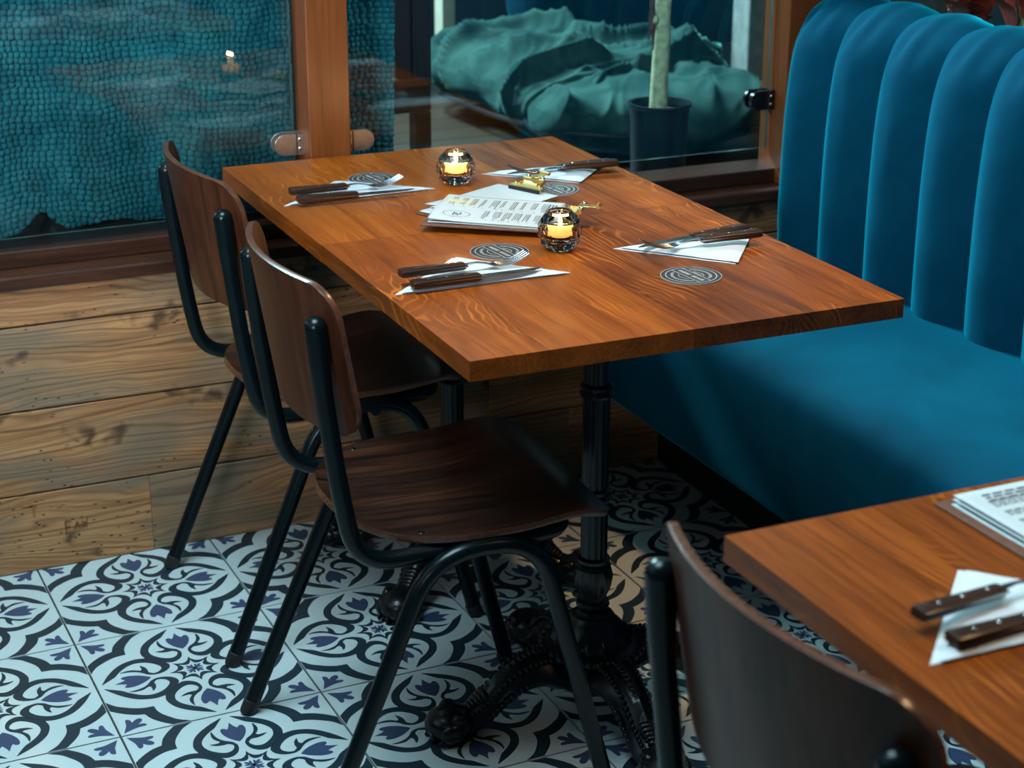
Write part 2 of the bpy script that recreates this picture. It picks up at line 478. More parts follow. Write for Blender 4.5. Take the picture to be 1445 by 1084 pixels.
# ------------------------------------------------------------------ floor: printed tiles
S = 0.33987
FROT = 0.01174
FO = Vector((-0.69996, 0.01133, 0))
def tile_mesh():
    b = MB()
    h = S / 2 - 0.0019
    b.box(-h, h, -h, h, -0.009, 0.0, 0.0, 1, 0)
    z1 = 0.00015
    def rots(loop):
        out = []
        for k in range(4):
            c, s = [(1, 0), (0, 1), (-1, 0), (0, -1)][k]
            out.append([(x * c - y * s, x * s + y * c) for x, y in loop])
        return out
    def put(loop, mi, rot=True, z=z1, fat=.004):
        loop = [(max(-0.993, min(0.993, x)), max(-0.993, min(0.993, y))) for x, y in loop]
        q = []
        for p in loop:                              # drop doubled points
            if not q or (abs(p[0] - q[-1][0]) + abs(p[1] - q[-1][1])) > 1e-5: q.append(p)
        if mi == 1 and fat:                         # ink gain of the print
            n = len(q); ar = sum(q[i][0] * q[(i + 1) % n][1] - q[(i + 1) % n][0] * q[i][1] for i in range(n))
            sg = 1 if ar > 0 else -1
            q2 = []
            for i in range(n):
                p0, p1 = Vector(q[i - 1]), Vector(q[(i + 1) % n]); d = p1 - p0
                d = d.normalized() if d.length > 1e-9 else Vector((0, 0))
                q2.append((max(-.996, min(.996, q[i][0] + sg * d.y * fat)), max(-.996, min(.996, q[i][1] - sg * d.x * fat))))
            q = q2
        for lp in (rots(q) if rot else [q]):
            b.flat([[(x * h * 1.0, y * h * 1.0) for x, y in lp]], z, mi)
    mir = lambda L: [(x, -y) for x, y in L][::-1]
    band = smooth_loop([(-.945, .045, 1), (-.90, .125), (-.85, .205), (-.77, .305), (-.68, .38), (-.58, .42), (-.50, .43), (-.415, .412, 1), (-.33, .328), (-.25, .248, 1), (-.222, .19), (-.235, .125), (-.28, .075), (-.34, .048), (-.41, .042), (-.46, .068), (-.49, .105, 1),
                        (-.455, .088), (-.41, .070), (-.36, .082), (-.318, .122), (-.308, .18), (-.345, .248), (-.41, .31), (-.48, .342), (-.56, .346), (-.645, .308), (-.73, .232), (-.79, .157), (-.855, .108)])
    put(band, 1); put(mir(band), 1)
    leaf = smooth_loop([(-.73, .205, 1), (-.66, .222), (-.59, .215), (-.525, .172, 1), (-.50, .20), (-.505, .28, 1), (-.468, .225), (-.455, .165), (-.455, .11), (-.41, .065), (-.41, .045), (-.47, .07), (-.52, .13), (-.57, .17), (-.64, .195)])
    put(leaf, 1, z=z1 + 0.00008); put(mir(leaf), 1, z=z1 + 0.00008)
    half = [(-.455, 0, 1), (-.50, .045), (-.56, .085), (-.63, .113), (-.69, .12), (-.735, .11), (-.742, .08), (-.712, .05, 1), (-.75, .028), (-.83, 0, 1)]
    put(smooth_loop(half + [(p[0], -p[1], *p[2:]) for p in half[1:-1]][::-1]), 2)
    cb = smooth_loop([(-1.0, .485, 1), (-.936, .552), (-.866, .612), (-.785, .662), (-.692, .692, 1), (-.662, .785), (-.612, .866), (-.552, .936), (-.488, 1.0, 1), (-.315, 1.0, 1), (-.425, .925), (-.485, .85), (-.54, .765), (-.572, .68), (-.58, .58, 1), (-.68, .572), (-.765, .54), (-.85, .485), (-.925, .425), (-1.0, .315, 1)])
    put(cb, 1)
    ct = [(-.968, .968, 1), (-.91, .945), (-.83, .915), (-.745, .905), (-.725, .885), (-.75, .857), (-.80, .85, 1), (-.762, .815), (-.745, .772), (-.772, .745), (-.815, .762), (-.85, .80, 1), (-.857, .75), (-.885, .725), (-.905, .745), (-.915, .83), (-.945, .91)]
    put(smooth_loop(ct), 2)
    put([((x + .968) * .42 - .016, (y - .968) * .42 + .016) for x, y in smooth_loop(ct, 3)], 2)
    def star(tip, val, n=5):
        L = []
        for k in range(8):
            a0, a1 = k * PI / 4, (k + 1) * PI / 4
            p, q = Vector((tip * math.cos(a0), tip * math.sin(a0))), Vector((tip * math.cos(a1), tip * math.sin(a1)))
            am = (a0 + a1) / 2; c = Vector((val * math.cos(am), val * math.sin(am))) * 2 - (p + q) / 2
            for i in range(n):
                t = i / n; L.append(tuple((p * (1 - t) ** 2 + c * 2 * t * (1 - t) + q * t * t) * h))
        return L
    b.flat([star(.265, .172), star(.195, .112)], z1, 1)
    return b.mesh('tile', [MAT['tile'], MAT['tile_dark'], MAT['tile_blue']], sharp=None, fix=False)

fl = MB().box(-2.6, 1.9, -5.2, 0.0, -0.08, -0.004).build('floor', MAT['grout'])
tag(fl, 'floor of pale patterned tiles with dark grout', None, None, 'structure')
tm = tile_mesh()
cf, sf = math.cos(FROT), math.sin(FROT)
for j in range(15):
    for i in range(-5, 7):
        A, B = (i + .5) * S, -(j + .5) * S
        o = link('tile', tm, fl)
        o.location = (FO.x + A * cf - B * sf, FO.y + A * sf + B * cf, 0)
        o.rotation_euler = (0, 0, FROT)

# ------------------------------------------------------------------ the partition: boards, sill, post, glass
wall = MB().box(-1.9, 1.3, 0.022, 0.13, 0.0, 0.56).build('wall_back', MAT['plinth'])
tag(wall, 'low partition clad in reclaimed brown boards', None, None, 'structure')
rows = [(0.0, .159, [-1.9, -.472, .436, 1.3]), (.1605, .326, [-1.9, .25, 1.3]), (.3275, .491, [-1.9, -.95, .62, 1.3]), (.4925, .566, [-1.9, -.2, 1.3])]
for k, (z0, z1, xs) in enumerate(rows):
    for a, c in zip(xs[:-1], xs[1:]):
        jut = random.uniform(0, .003)
        L = c - a
        o = MB().box(-L / 2, L / 2, -.021, 0, -(z1 - z0) / 2 + .001, (z1 - z0) / 2 - .001, .0018, 2).build('board', MAT['plank'], wall, 18)
        o.location = ((a + c) / 2 , .0215 - jut, (z0 + z1) / 2)
# rust mark and stencilled stain on the lowest board
m = MB()
m.box(-.6985, -.695, -.0029, .002, .1155, .139); m.box(-.7175, -.69, -.0029, .002, .137, .1395)
o = m.build('rust_mark', plain('rust_stain', (0.32, 0.105, 0.014), 0.8, var=0.3, scale=200), wall)
def strokes(b, segs, x0, z0, sx, sz, wd, y):
    for (ax, az, bx, bz) in segs:
        p, q = Vector((x0 + ax * sx, 0, z0 + az * sz)), Vector((x0 + bx * sx, 0, z0 + bz * sz))
        d = (q - p).normalized(); n = Vector((-d.z, 0, d.x)) * wd
        b.add([(v.x, y, v.z) for v in (p - n, p + n, q + n, q - n)] + [(v.x, y + .005, v.z) for v in (p - n, p + n, q + n, q - n)],
              [(0, 1, 2, 3), (0, 4, 5, 1), (1, 5, 6, 2), (2, 6, 7, 3), (3, 7, 4, 0)])
m = MB()
strokes(m, [(0, 0, 0, 1), (0, 1, .55, 1), (0, .55, .45, .55)], -.640, .068, .020, .026, .0011, -.0029)
strokes(m, [(0, 0, .3, .62), (.3, .62, .55, 0), (.12, .26, .45, .26), (.75, .62, .85, 0), (.85, 0, .98, .5), (.98, .5, 1.1, 0), (1.1, 0, 1.25, .85)], -.624, .076, .021, .022, .0009, -.0029)
m.build('stencil_stain', plain('faded_stencil', (0.20, 0.075, 0.028), 0.85, var=0.4, scale=300), wall)

# the sill board in front and the rail under the glass
sl = MB().box(-1.9, 1.25, -.020, .135, .567, .592, .004, 2).build('trim_1', MAT['sill'], None, 18); tag(sl, 'dark red-brown stained sill board on the partition', None, None, 'structure')
rl = MB().box(-1.9, 1.25, .040, .135, .592, .624, .003, 2).build('trim_2', MAT['sill'], None, 18); tag(rl, 'dark stained rail along the back of the sill', None, None, 'structure')
po = MB().box(-.118, -.035, .010, .105, .592, 2.05, .0025, 2).build('trim_3', MAT['post'], None, 18); tag(po, 'varnished brown wooden post between the panes', None, None, 'structure')
po2 = MB().box(  .947, 1.03, .012, .11, .592, 2.05, .0025, 2).build('trim_4', MAT['post'], None, 18); tag(po2, 'varnished brown post at the bench end', None, None, 'structure')
hd = MB().box(-1.9, 1.25, .005, .11, 2.05, 2.13, .003, 2).build('trim_5', MAT['post'], None, 18); tag(hd, 'wooden head rail above the panes', None, None, 'structure')


def pane(n, x0, x1, z0, y, lab, yaw=0.0, tilt=0.0):
    w_ = (x1 - x0) / 2
    b = MB()
    t = .005
    vs = [(-w_, -t, z0), (w_, -t, z0), (w_, t, z0), (-w_, t, z0), (-w_, -t, 2.03), (w_, -t, 2.03), (w_, t, 2.03), (-w_, t, 2.03)]
    b.add(vs, [(0, 1, 5, 4), (2, 3, 7, 6)], 0)
    b.add(vs, [(0, 3, 2, 1), (1, 2, 6, 5), (3, 0, 4, 7), (4, 5, 6, 7)], 1)
    o = b.build('window_%d' % n, [MAT['pane'], MAT['pane_edge']], None, None, fix=False)
    o.location = ((x0 + x1) / 2, y, 0); o.rotation_euler = (tilt, 0, yaw)
    tag(o, lab, None, None, 'structure')
    return o
pane(1, -1.75, -.128,   .643, .048, 'glass pane in front of the teal curtain', .030, -.010)
pane(2, -.026, .942, .664, .075, 'glass pane in front of the lounge corner')

def clamp(loc, sgn, lab, dark=False):
    t = thing('glass_clamp', loc, 0, lab, 'clamp')
    L, r = .062, .0205
    poly = [(0, -r), (sgn * (L - r), -r)] + [(sgn * (L - r) + sgn * r * math.cos(a), r * math.sin(a)) for a in [(-80 + 16 * k) * PI / 180 for k in range(11)]] + [(sgn * (L - r), r), (0, r)]
    if sgn < 0: poly = poly[::-1]
    mat = MAT['clamp_dark'] if dark else MAT['brushed']
    for nm, y0, y1 in (('front_plate', -.019, -.0065), ('rear_plate', .0065, .016)):
        b = MB(); b.prism([(x, z) for x, z in poly], y0, y1, 0, lambda v: Vector((v.x, v.z, v.y)))
        o = b.build(nm, mat, t, 40)
        if nm == 'front_plate': fp_ = o
        md = o.modifiers.new('bevel', 'BEVEL'); md.width = .0022; md.segments = 2; md.limit_method = 'ANGLE'
    b = MB(); b.box(sgn * .018 - .0012, sgn * .018 + .0012, -.0194, -.0186, -r * .98, r * .98); b.build('joint_line', MAT['wick'], fp_)
    for dz in (-.009, .009):
        b = MB(); b.lathe([(.0001, 0), (.0026, 0), (.0036, .0008), (.0036, .0016)], 12)
        b.tf(Matrix.Translation((sgn * .012, -.0206, dz)) @ Matrix.Rotation(-PI / 2, 4, 'X'))
        o = b.build('screw', MAT['steel'], fp_)
    return t
MAT['clamp_dark'] = plain('shade_toned_clamp_steel', (0.05, 0.05, 0.055), 0.25, 0.9)  # clamp steel with the shade at the bench end put into its colour
clamp((-.114, .066, .772), -1, 'steel glass clamp on the left side of the middle post')
clamp((-.036, .066, .769), 1, 'steel glass clamp on the right side of the middle post')
clamp((.949, .072, .772), -1, 'shade-toned steel glass clamp on the post at the bench end', True)

# ------------------------------------------------------------------ curtain behind the panes
def curtain():
    b = MB()
    x0, x1, zt, zb = -1.70, .128, 1.55, .618
    nu, nv = 700, 330
    X = np.linspace(0, 1, nu); Z = np.linspace(0, 1, nv)
    U, V = np.meshgrid(X, Z)
    x = x0 + U * (x1 - x0)
    x = x + .016 * (V - .35) * np.clip((U - .9) * 10, 0, 1)
    fold = .018 * np.sin(x * 13 + .8) * (1.0 - .45 * V) + .010 * np.sin(x * 29 + V * 1.2) * (1 - .3 * V) + .012 * np.sin(x * 5.5)
    hem = .005 * np.sin(x * 13 + 2.0) + .034 * np.exp(-((x + .60) / .028) ** 2) + .004 * np.sin(x * 37)
    z = zb + hem * (1 - V) ** 3 + V * (zt - zb)
    # waffle knit: raised cells on a wobbling grid
    wob = .0035 * np.sin(x * 47 + z * 31) + .003 * np.sin(z * 71 - x * 19)
    cu = (x + wob) / .0128; cv = (z + .004 * np.sin(x * 23) + .002 * np.sin(x * 61)) / .0110
    row = np.floor(cv)
    bump = np.abs(np.sin(PI * (cu + .5 * (row % 2) * .35))) ** .8 * np.abs(np.sin(PI * cv)) ** .8
    rng = np.random.RandomState(3)
    jit = rng.rand(200, 200)
    bump = bump * (.75 + .5 * jit[(np.floor(cv).astype(int)) % 200, (np.floor(cu).astype(int)) % 200])
    y = .195 + fold - .0085 * bump
    P = np.stack([x, y, z], -1).reshape(-1, 3)
    idx = np.arange(nu * nv).reshape(nv, nu)
    F = np.stack([idx[:-1, :-1], idx[:-1, 1:], idx[1:, 1:], idx[1:, :-1]], -1).reshape(-1, 4)
    me = bpy.data.meshes.new('curtain')
    me.vertices.add(len(P)); me.vertices.foreach_set('co', P.ravel())
    me.loops.add(F.size); me.loops.foreach_set('vertex_index', F.ravel().astype(np.int32))
    me.polygons.add(len(F)); me.polygons.foreach_set('loop_start', np.arange(0, F.size, 4, dtype=np.int32))
    me.polygons.foreach_set('use_smooth', np.ones(len(F), dtype=bool))
    me.update(calc_edges=True)
    me.materials.append(MAT['knit'])
    o = link('curtain', me)
    sd = o.modifiers.new('thickness', 'SOLIDIFY'); sd.thickness = .004; sd.offset = 1
    return o
cu = curtain()
tag(cu, 'chunky teal knitted curtain hanging behind the glass', 'curtain')
rod = MB().tube([(-1.75, .20, 1.57), (.3, .20, 1.57)], .010, 14).build('curtain_rod', MAT['tube'])
tag(rod, 'black rod above the teal knitted curtain', 'rod')

bk = MB().box(-1.75, .05, .27, .30, .388, .72, .003, 1).build('hem_dark_sheet', MAT['plinth']); tag(bk, 'added black sheet standing in for the dark behind the curtain hem', None, None, 'structure')  # added sheet, its black stands in for the unlit gap under the hem

# ------------------------------------------------------------------ the lounge corner behind the right pane
lf = MB().box(-1.9, 3.4, .13, 3.3, .30, .388).build('floor_lounge', MAT['plinth']); lf.name = 'trim_6'
tag(lf, 'raised boarded floor of the lounge corner', None, None, 'structure')
for k in range(14):
    y0 = .14 + k * .14
    o = MB().box(-1.8, 1.8, 0, .137, 0, .012, .0015, 1).build('board', MAT['lounge_board'], lf)
    o.location = (1.2 if k % 2 else .9, y0, .388)
wl = MB().box(-1.9, 3.4, 2.75, 2.85, .3, 2.6).build('wall_lounge', MAT['navy_wall']); wl.name = 'wall_far'
tag(wl, 'dark navy back wall of the lounge', None, None, 'structure')
gp = MB().box(1.925, 2.9, 1.75, 1.85, .4, 2.3, .003, 1).build('wall_side', MAT['grey_plaster'])
tag(gp, 'grey plaster pier behind the lounge cushion', None, None, 'structure')
cp = MB().box(1.072, 1.118, 2.25, 2.32, .4, 2.2, .004, 2).build('trim_7', MAT['cream_paint'])
tag(cp, 'cream painted upright strip against the dark back wall', None, None, 'structure')

def soft(name, c, half, mat, lab, cat, seed, amp, fs, rz=0, tilt=(0, 0), ex=3.2, fold_dir=(1, .25, .4), sag=0.0, N=150, pinch=0.0, piping=None):
    """a stuffed cushion: superellipsoid with ridged folds"""
    b = MB()
    nu, nv = N * 2, N
    def se(v, e): return math.copysign(abs(v) ** (2 / e), v)
    vs = []
    fd = Vector(fold_dir)
    for j in range(nv + 1):
        ph = -PI / 2 + PI * j / nv
        for i in range(nu):
            th = 2 * PI * i / nu
            cx, sx = se(math.cos(ph), 2.4), se(math.sin(ph), 2.4)
            p = Vector((cx * se(math.cos(th), ex), cx * se(math.sin(th), ex), sx))
            q = Vector((p.x * half[0] + seed * 3.1, p.y * half[1] + seed * 1.7, p.z * half[2]))
            wv = noise.noise(q * 2.2) * .5
            a = Vector((q.x * fs[0], q.y * fs[1], q.z * fs[2])) + Vector((wv, wv * 2, wv))
            r1 = 1 - abs(noise.noise(a)) * 2.4
            r2 = 1 - abs(noise.noise(a * 2.1 + Vector((5, 3, 1)))) * 2.4
            d = amp * (r1 ** 4 if r1 > 0 else r1 * .15) + amp * .30 * (r2 ** 3 if r2 > 0 else 0) + amp * .16 * max(0, 1 - abs(noise.noise(a * 3.7 + Vector((1, 8, 2)))) * 2.6) ** 2
            d *= min(1.0, max(0.12, .5 + 1.1 * p.z))
            n = Vector((p.x / half[0], p.y / half[1], p.z / half[2])).normalized()
            v = Vector((p.x * half[0], p.y * half[1], p.z * half[2])) + n * (d + amp * .9 * noise.noise(q * 3.3))
            corner = abs(p.x * p.y)
            v.z += pinch * corner ** 2 * (1 if p.z > -2 else 0)
            v.z += sag * (p.x + p.y)
            if v.z < -half[2]: v.z = -half[2]
            vs.append(v)
    fs_ = []
    for j in range(nv):
        for i in range(nu):
            i2 = (i + 1) % nu
            fs_.append((j * nu + i, j * nu + i2, (j + 1) * nu + i2, (j + 1) * nu + i))
    b.add(vs, fs_)
    o = b.build(name, mat, None, 180)
    o.location = c; o.rotation_euler = (tilt[0], tilt[1], rz)
    tag(o, lab, cat)
    if piping:
        pm = MB()
        L = []
        for i in range(97):
            th = 2 * PI * i / 96
            L.append((half[0] * se(math.cos(th), ex) * 1.012, half[1] * se(math.sin(th), ex) * 1.012, piping + pinch * .4 * abs(se(math.cos(th), ex) * se(math.sin(th), ex)) ** 2))
        pm.tube(L, .007, 8); pm.build('piping', MAT['pot'], o)
    return o
soft('floor_cushion', (1.30, 1.66, .515), (.38, .40, .115), MAT['green_cloth'], 'large crumpled dull green floor cushion at the back left of the lounge', 'cushion', 1, .060, (1.7, 5.6, 3.8), rz=R(4), ex=4.5, piping=-.05, pinch=.02)
soft('floor_cushion', (1.30, 1.22, .490), (.36, .20, .090), MAT['green_cloth'], 'smaller green floor cushion with a raised corner behind the potted tree', 'cushion', 2, .042, (3.6, 2.2, 3.6), rz=R(-10), ex=3.4, piping=-.02, pinch=.09)
soft('back_cushion', (1.56, 2.02, .73), (.36, .10, .24), MAT['navy_cloth'], 'upright navy back cushion behind the crumpled green cushion', 'cushion', 5, .012, (2, 2, 2), rz=R(4), tilt=(R(-14), 0), ex=4.0)

# dark chair half hidden by the curtain
t = thing('lounge_chair', (.20, .62, .40), R(6), 'dark red-brown wooden chair half hidden by the curtain', 'chair')
def bar(name, x0, x1, y0, y1, z0, z1, mat=None): return MB().box(x0, x1, y0, y1, z0, z1, .004, 2).build(name, mat or MAT['dark_chair'], t, 18)
bar('seat_rail', -.30, .17, -.03, 0, .292, .35)
bar('seat_rail', -.30, .17, .37, .40, .292, .35)
bar('seat', -.32, .17, -.035, .41, .35, .372)
bar('back_panel', .085, .125, -.02, .39, .37, .90)
bar('leg', .13, .17, -.03, .01, 0, .292)
bar('leg', .13, .17, .36, .40, 0, .292)
bar('leg', -.30, -.26, -.03, .01, 0, .292)
bar('leg', -.30, -.26, .36, .40, 0, .292)
bar('back_post', .125, .172, -.03, .01, .37, .92); bar('back_post', .125, .172, .36, .40, .37, .92)

# potted tree
t = thing('potted_tree', (.868, .42, .40), 0, 'pale bare tree trunk in a black round pot behind the glass', 'plant')
b = MB(); b.lathe([(.052, 0), (.060, .004), (.068, .27), (.070, .296), (.0745, .300), (.0745, .306), (.066, .306), (.063, .29)], 40, capt=False); pot_ = b.build('pot', MAT['pot'], t)
b = MB()
b.lathe([(.0001, .288), (.03, .288), (.064, .284)], 24, mod=lambda r, z, th, j, k: r, capb=False, capt=False); b.build('soil', MAT['soil'], pot_)
pts = [(-.004, 0, .27), (-.003, 0, .36), (.002, 0, .46), (-.001, .002, .50), (.004, 0, .56), (.006, 0, .68), (.010, 0, .85), (.004, .01, 1.05), (.012, .0, 1.25)]
b = MB(); b.tube(pts, [.0215, .020, .0195, .0205, .0185, .0175, .0165, .015, .012], 14); b.ball((-.022, -.006, .497), .010, 10, 6); trunk_ = b.build('trunk', MAT['trunk'], t, 60)
b = MB()
for q in range(5):
    L = [(-.026 - .004 * q * .5 + .006 * math.sin(k * 1.3 + q * 2), -.006 + .004 * math.sin(k * .9 + q), .43 + .012 * q + k * .055) for k in range(12)]
    b.tube(L, .0026 + .0006 * (q % 2), 6)
b.build('aerial_root', MAT['root'], trunk_)
def leaf(b, base, tip, width, mi=0, droop=.02, n=7):
    base, tip = Vector(base), Vector(tip)
    d = tip - base; side = d.cross(Vector((0, 0, 1))).normalized()
    up = side.cross(d).normalized()
    vs = []
    for i in range(n + 1):
        tt = i / n
        c = base + d * tt + up * (droop * math.sin(PI * tt))
        wv = width * math.sin(PI * min(1, tt * .97 + .02)) ** .8 * (1 - .35 * tt)
        for k, s in enumerate((-1, 0, 1)):
            vs.append(c + side * (s * wv) + up * (abs(s) * wv * .22))
    fs = []
    for i in range(n):
        for k in range(2):
            a = i * 3 + k; fs.append((a, a + 1, a + 4, a + 3))
    b.add(vs, fs, mi)
for q in range(5):
    b = MB(); a = q * 1.3
    leaf(b, (.012 + .01 * math.cos(a), .01 * math.sin(a), 1.22), (.012 + .22 * math.cos(a), .22 * math.sin(a), 1.30 + .05 * (q % 2)), .045); b.build('leaf', MAT['greenleaf'], trunk_, 60, fix=False)
# ------------------------------------------------------------------ banquette
bq = thing('banquette', (.72, -1.6, 0), 0, 'long teal velvet banquette with a fluted channel back', 'bench')
YE = -3.3
prof = smooth_loop([(.99, .440), (.93, .462), (.80, .468), (.64, .466), (.54, .462), (.505, .450), (.488, .425), (.486, .38), (.490, .28), (.497, .205), (.507, .188), (.53, .182), (.66, .182)], 4, closed=False)
b = MB()
n = 60
b.grid(lambda u, v: (prof[int(round(u * (len(prof) - 1)))][0] - .72, (.004 + (YE - .004) * v) + 1.6, prof[int(round(u * (len(prof) - 1)))][1] + .0012 * noise.noise(Vector((u * 3, v * 22, 0)))), len(prof), n)
k0 = len(prof)
b.f.append(tuple(range(k0))); b.m.append(0)
b.build('seat', MAT['velvet'], bq, 50)
MB().box(.655 - .72, .98 - .72, YE + 1.6, .0 + 1.6, 0, .186).build('plinth', MAT['plinth'], bq)
fp = smooth_loop([(.948, .40), (.945, .46), (.943, .56), (.944, .70), (.950, .82), (.962, .90), (.984, .955), (1.020, .985), (1.065, .994), (1.108, .980), (1.130, .94), (1.135, .75), (1.135, .40)], 5, closed=False)
NP = len(fp)
fpn = []
for i in range(NP):
    a = Vector(fp[max(0, i - 1)]); c = Vector(fp[min(NP - 1, i + 1)])
    d = (c - a).normalized(); nrm = Vector((-d.y, d.x))
    fpn.append(nrm)
CW = .163
def channel_mesh(w0, seed):
    b = MB()
    nu = 21
    def fn(u, v):
        i = int(round(v * (NP - 1)))
        s = 2 * u - 1
        tp = max(0, min(1, (fp[i][1] - .89) / .09)); bul = (.040 - .024 * tp * tp * (3 - 2 * tp)) * max(0, math.cos(PI * s / 2)) ** .9
        wr = .0022 * noise.noise(Vector((s * 2.2, i * .22, seed * 5.0))) * (1 - s * s)
        # small gathers where the channel turns over the top
        g = .004 * math.exp(-((fp[i][1] - .95) / .035) ** 2) * (1 - abs(s)) * math.sin(s * 9 + seed)
        k = bul + wr + g
        return (fp[i][0] + fpn[i].x * k - 1.0, s * w0 / 2, fp[i][1] + fpn[i].y * k)
    b.grid(fn, nu, NP)
    return b.mesh('back_channel', MAT['velvet'], 180, fix=False)
edges = [.004, -.150]
while edges[-1] > YE: edges.append(edges[-1] - .1645)
for k, (a, c) in enumerate(zip(edges[:-1], edges[1:])):
    o = link('back_channel', channel_mesh(a - c, k), bq)
    o.location = (1.0 - .72, (a + c) / 2 + 1.6, 0)
    o.scale = (1, 1, 1)
b = MB()
core = [(x + (.012 if z < .95 and x < 1 else (-.012 if x > 1.09 else 0)), z - (.012 if z > .95 else 0)) for x, z in fp]
b.prism([(x - .72, z) for x, z in core], YE + 1.6 + .01, 1.6, 0, lambda v: Vector((v.x, v.z, v.y)))
b.build('back_core', MAT['velvet'], bq, 40)

wr = MB().box(1.56, 1.62, -5.2, .0, 0, 2.6).build('wall_right', plain('dark_brown_wall', (0.06, 0.035, 0.025), .8, var=.3, scale=4))
tag(wr, 'dark brown side wall behind the banquette', None, None, 'structure')

# planter behind the banquette
t = thing('planter_trough', (1.32, -.75, 0), 0, 'dark planter trough behind the banquette back', 'planter')
b = MB(); b.box(-.10, .10, -.72, .72, 0, .80, .004, 1); b.build('trough', MAT['plinth'], t)
b = MB(); b.box(-.088, .088, -.70, .70, .80, .806); b.build('soil', MAT['soil'], t)
def red_plant(loc, seed, lab, red=True):
    rnd = random.Random(seed)
    t = thing('leafy_plant', loc, 0, lab, 'plant', None)
    for q in range(16):
        a = rnd.uniform(0, 2 * PI); rr = rnd.uniform(.015, .045); hh = rnd.uniform(.08, .24)
        tip = Vector((rr * math.cos(a), rr * math.sin(a), hh))
        b = MB(); b.tube([(0, 0, 0), tip * .5 + Vector((0, 0, .02)), tip], [.004, .003, .0022], 6); b.build('stalk', MAT['stalk'], t)
        b = MB(); leaf(b, tip, tip + Vector((.05 * math.cos(a) - .03,   .022 * math.sin(a), rnd.uniform(.05, .10))), rnd.uniform(.030, .042))
        b.build('leaf', MAT['redleaf'] if red else MAT['greenleaf'], t, 60, fix=False)
red_plant((1.31, -.105, .8065), 2, 'dark red broad-leaved plant nearest the window behind the banquette')
red_plant((1.31, -.285, .8065), 3, 'dark red broad-leaved plant farther from the window behind the banquette')
red_plant((1.31, -.56, .8065), 1, 'dusty green leafy plant in the middle of the trough behind the banquette', False)
red_plant((1.31, -.84, .8065), 4, 'dusty green plant at the near end of the trough behind the banquette', False)

# ------------------------------------------------------------------ tables
ZT, TH = .752, .0286
def paw(b, ang, rc=.262):
    """scrolled leg with an acanthus rib and a lion paw, along +x, then turned"""
    s = len(b.v)
    path = [(.050, .090), (.085, .102), (.120, .100), (.155, .084), (.186, .058), (.212, .040), (.240, .034)]
    P = smooth_loop(path, 4, closed=False)
    N = len(P)
    ring = 12
    vs = []
    for i, (x, z) in enumerate(P):
        t_ = i / (N - 1)
        hw = .038 - .015 * t_ + .004 * math.sin(t_ * 9); hh = .033 - .012 * t_
        a = Vector(P[max(i - 1, 0)]); c = Vector(P[min(i + 1, N - 1)]); d = (c - a).normalized(); nn = Vector((-d.y, d.x))
        for k in range(ring):
            th = 2 * PI * k / ring
            rad = 1 + .10 * math.cos(4 * th)
            yy = hw * math.cos(th) * rad; q = hh * math.sin(th) * rad
            vs.append((x + nn.x * q, yy, max(.004, z - .012 + nn.y * q)))
    fs = [(i * ring + k, i * ring + (k + 1) % ring, (i + 1) * ring + (k + 1) % ring, (i + 1) * ring + k) for i in range(N - 1) for k in range(ring)]
    fs.append(tuple(range(ring - 1, -1, -1))); fs.append(tuple((N - 1) * ring + k for k in range(ring)))
    b.add(vs, fs)
    # beaded rib down the top and rope edges at the sides
    for i in range(1, N - 1):
        x, z = P[i]; t_ = i / (N - 1); hh = .033 - .012 * t_; hw = .038 - .015 * t_
        b.ball((x, 0, z - .010 + hh * 1.0), .0075 - .002 * t_, 8, 5, sc=(1.1, 1.2, .7))
        for sy in (-1, 1):
            b.ball((x, sy * hw * .72, z - .013 + hh * .82), .0046, 6, 4)
            b.ball((x, sy * hw * 1.04, z - .016), .0052, 6, 4, sc=(1.4, .7, 1))
    # leaf scroll at the top of the foot
    for k in range(5):
        a = k * .5
        b.ball((.196 + .006 * k, 0, .066 - .004 * k), .0115 - .001 * k, 8, 5, sc=(.8, 1.7, .9))
    # paw
    b.ball((rc - .010, 0, .028), .034, 16, 9, sc=(1.25, 1.12, .84))
    for q, yy in enumerate((-.030, -.0105, .0105, .030)):
        xx = rc + .010 - abs(yy) * .45
        b.ball((xx, yy, .024), .0165, 10, 6, sc=(1.4, .74, 1.15))
        b.ball((xx - .012, yy * .9, .043), .0125, 8, 5, sc=(1.2, .8, 1.0))
        b.ball((xx + .017, yy * 1.02, .010), .0062, 6, 4, sc=(1.3, .8, 1.2))
    b.box(rc - .042, rc + .018, -.026, .026, 0, .006, .002)
    b.tf(Matrix.Rotation(ang, 4, 'Z'), s)
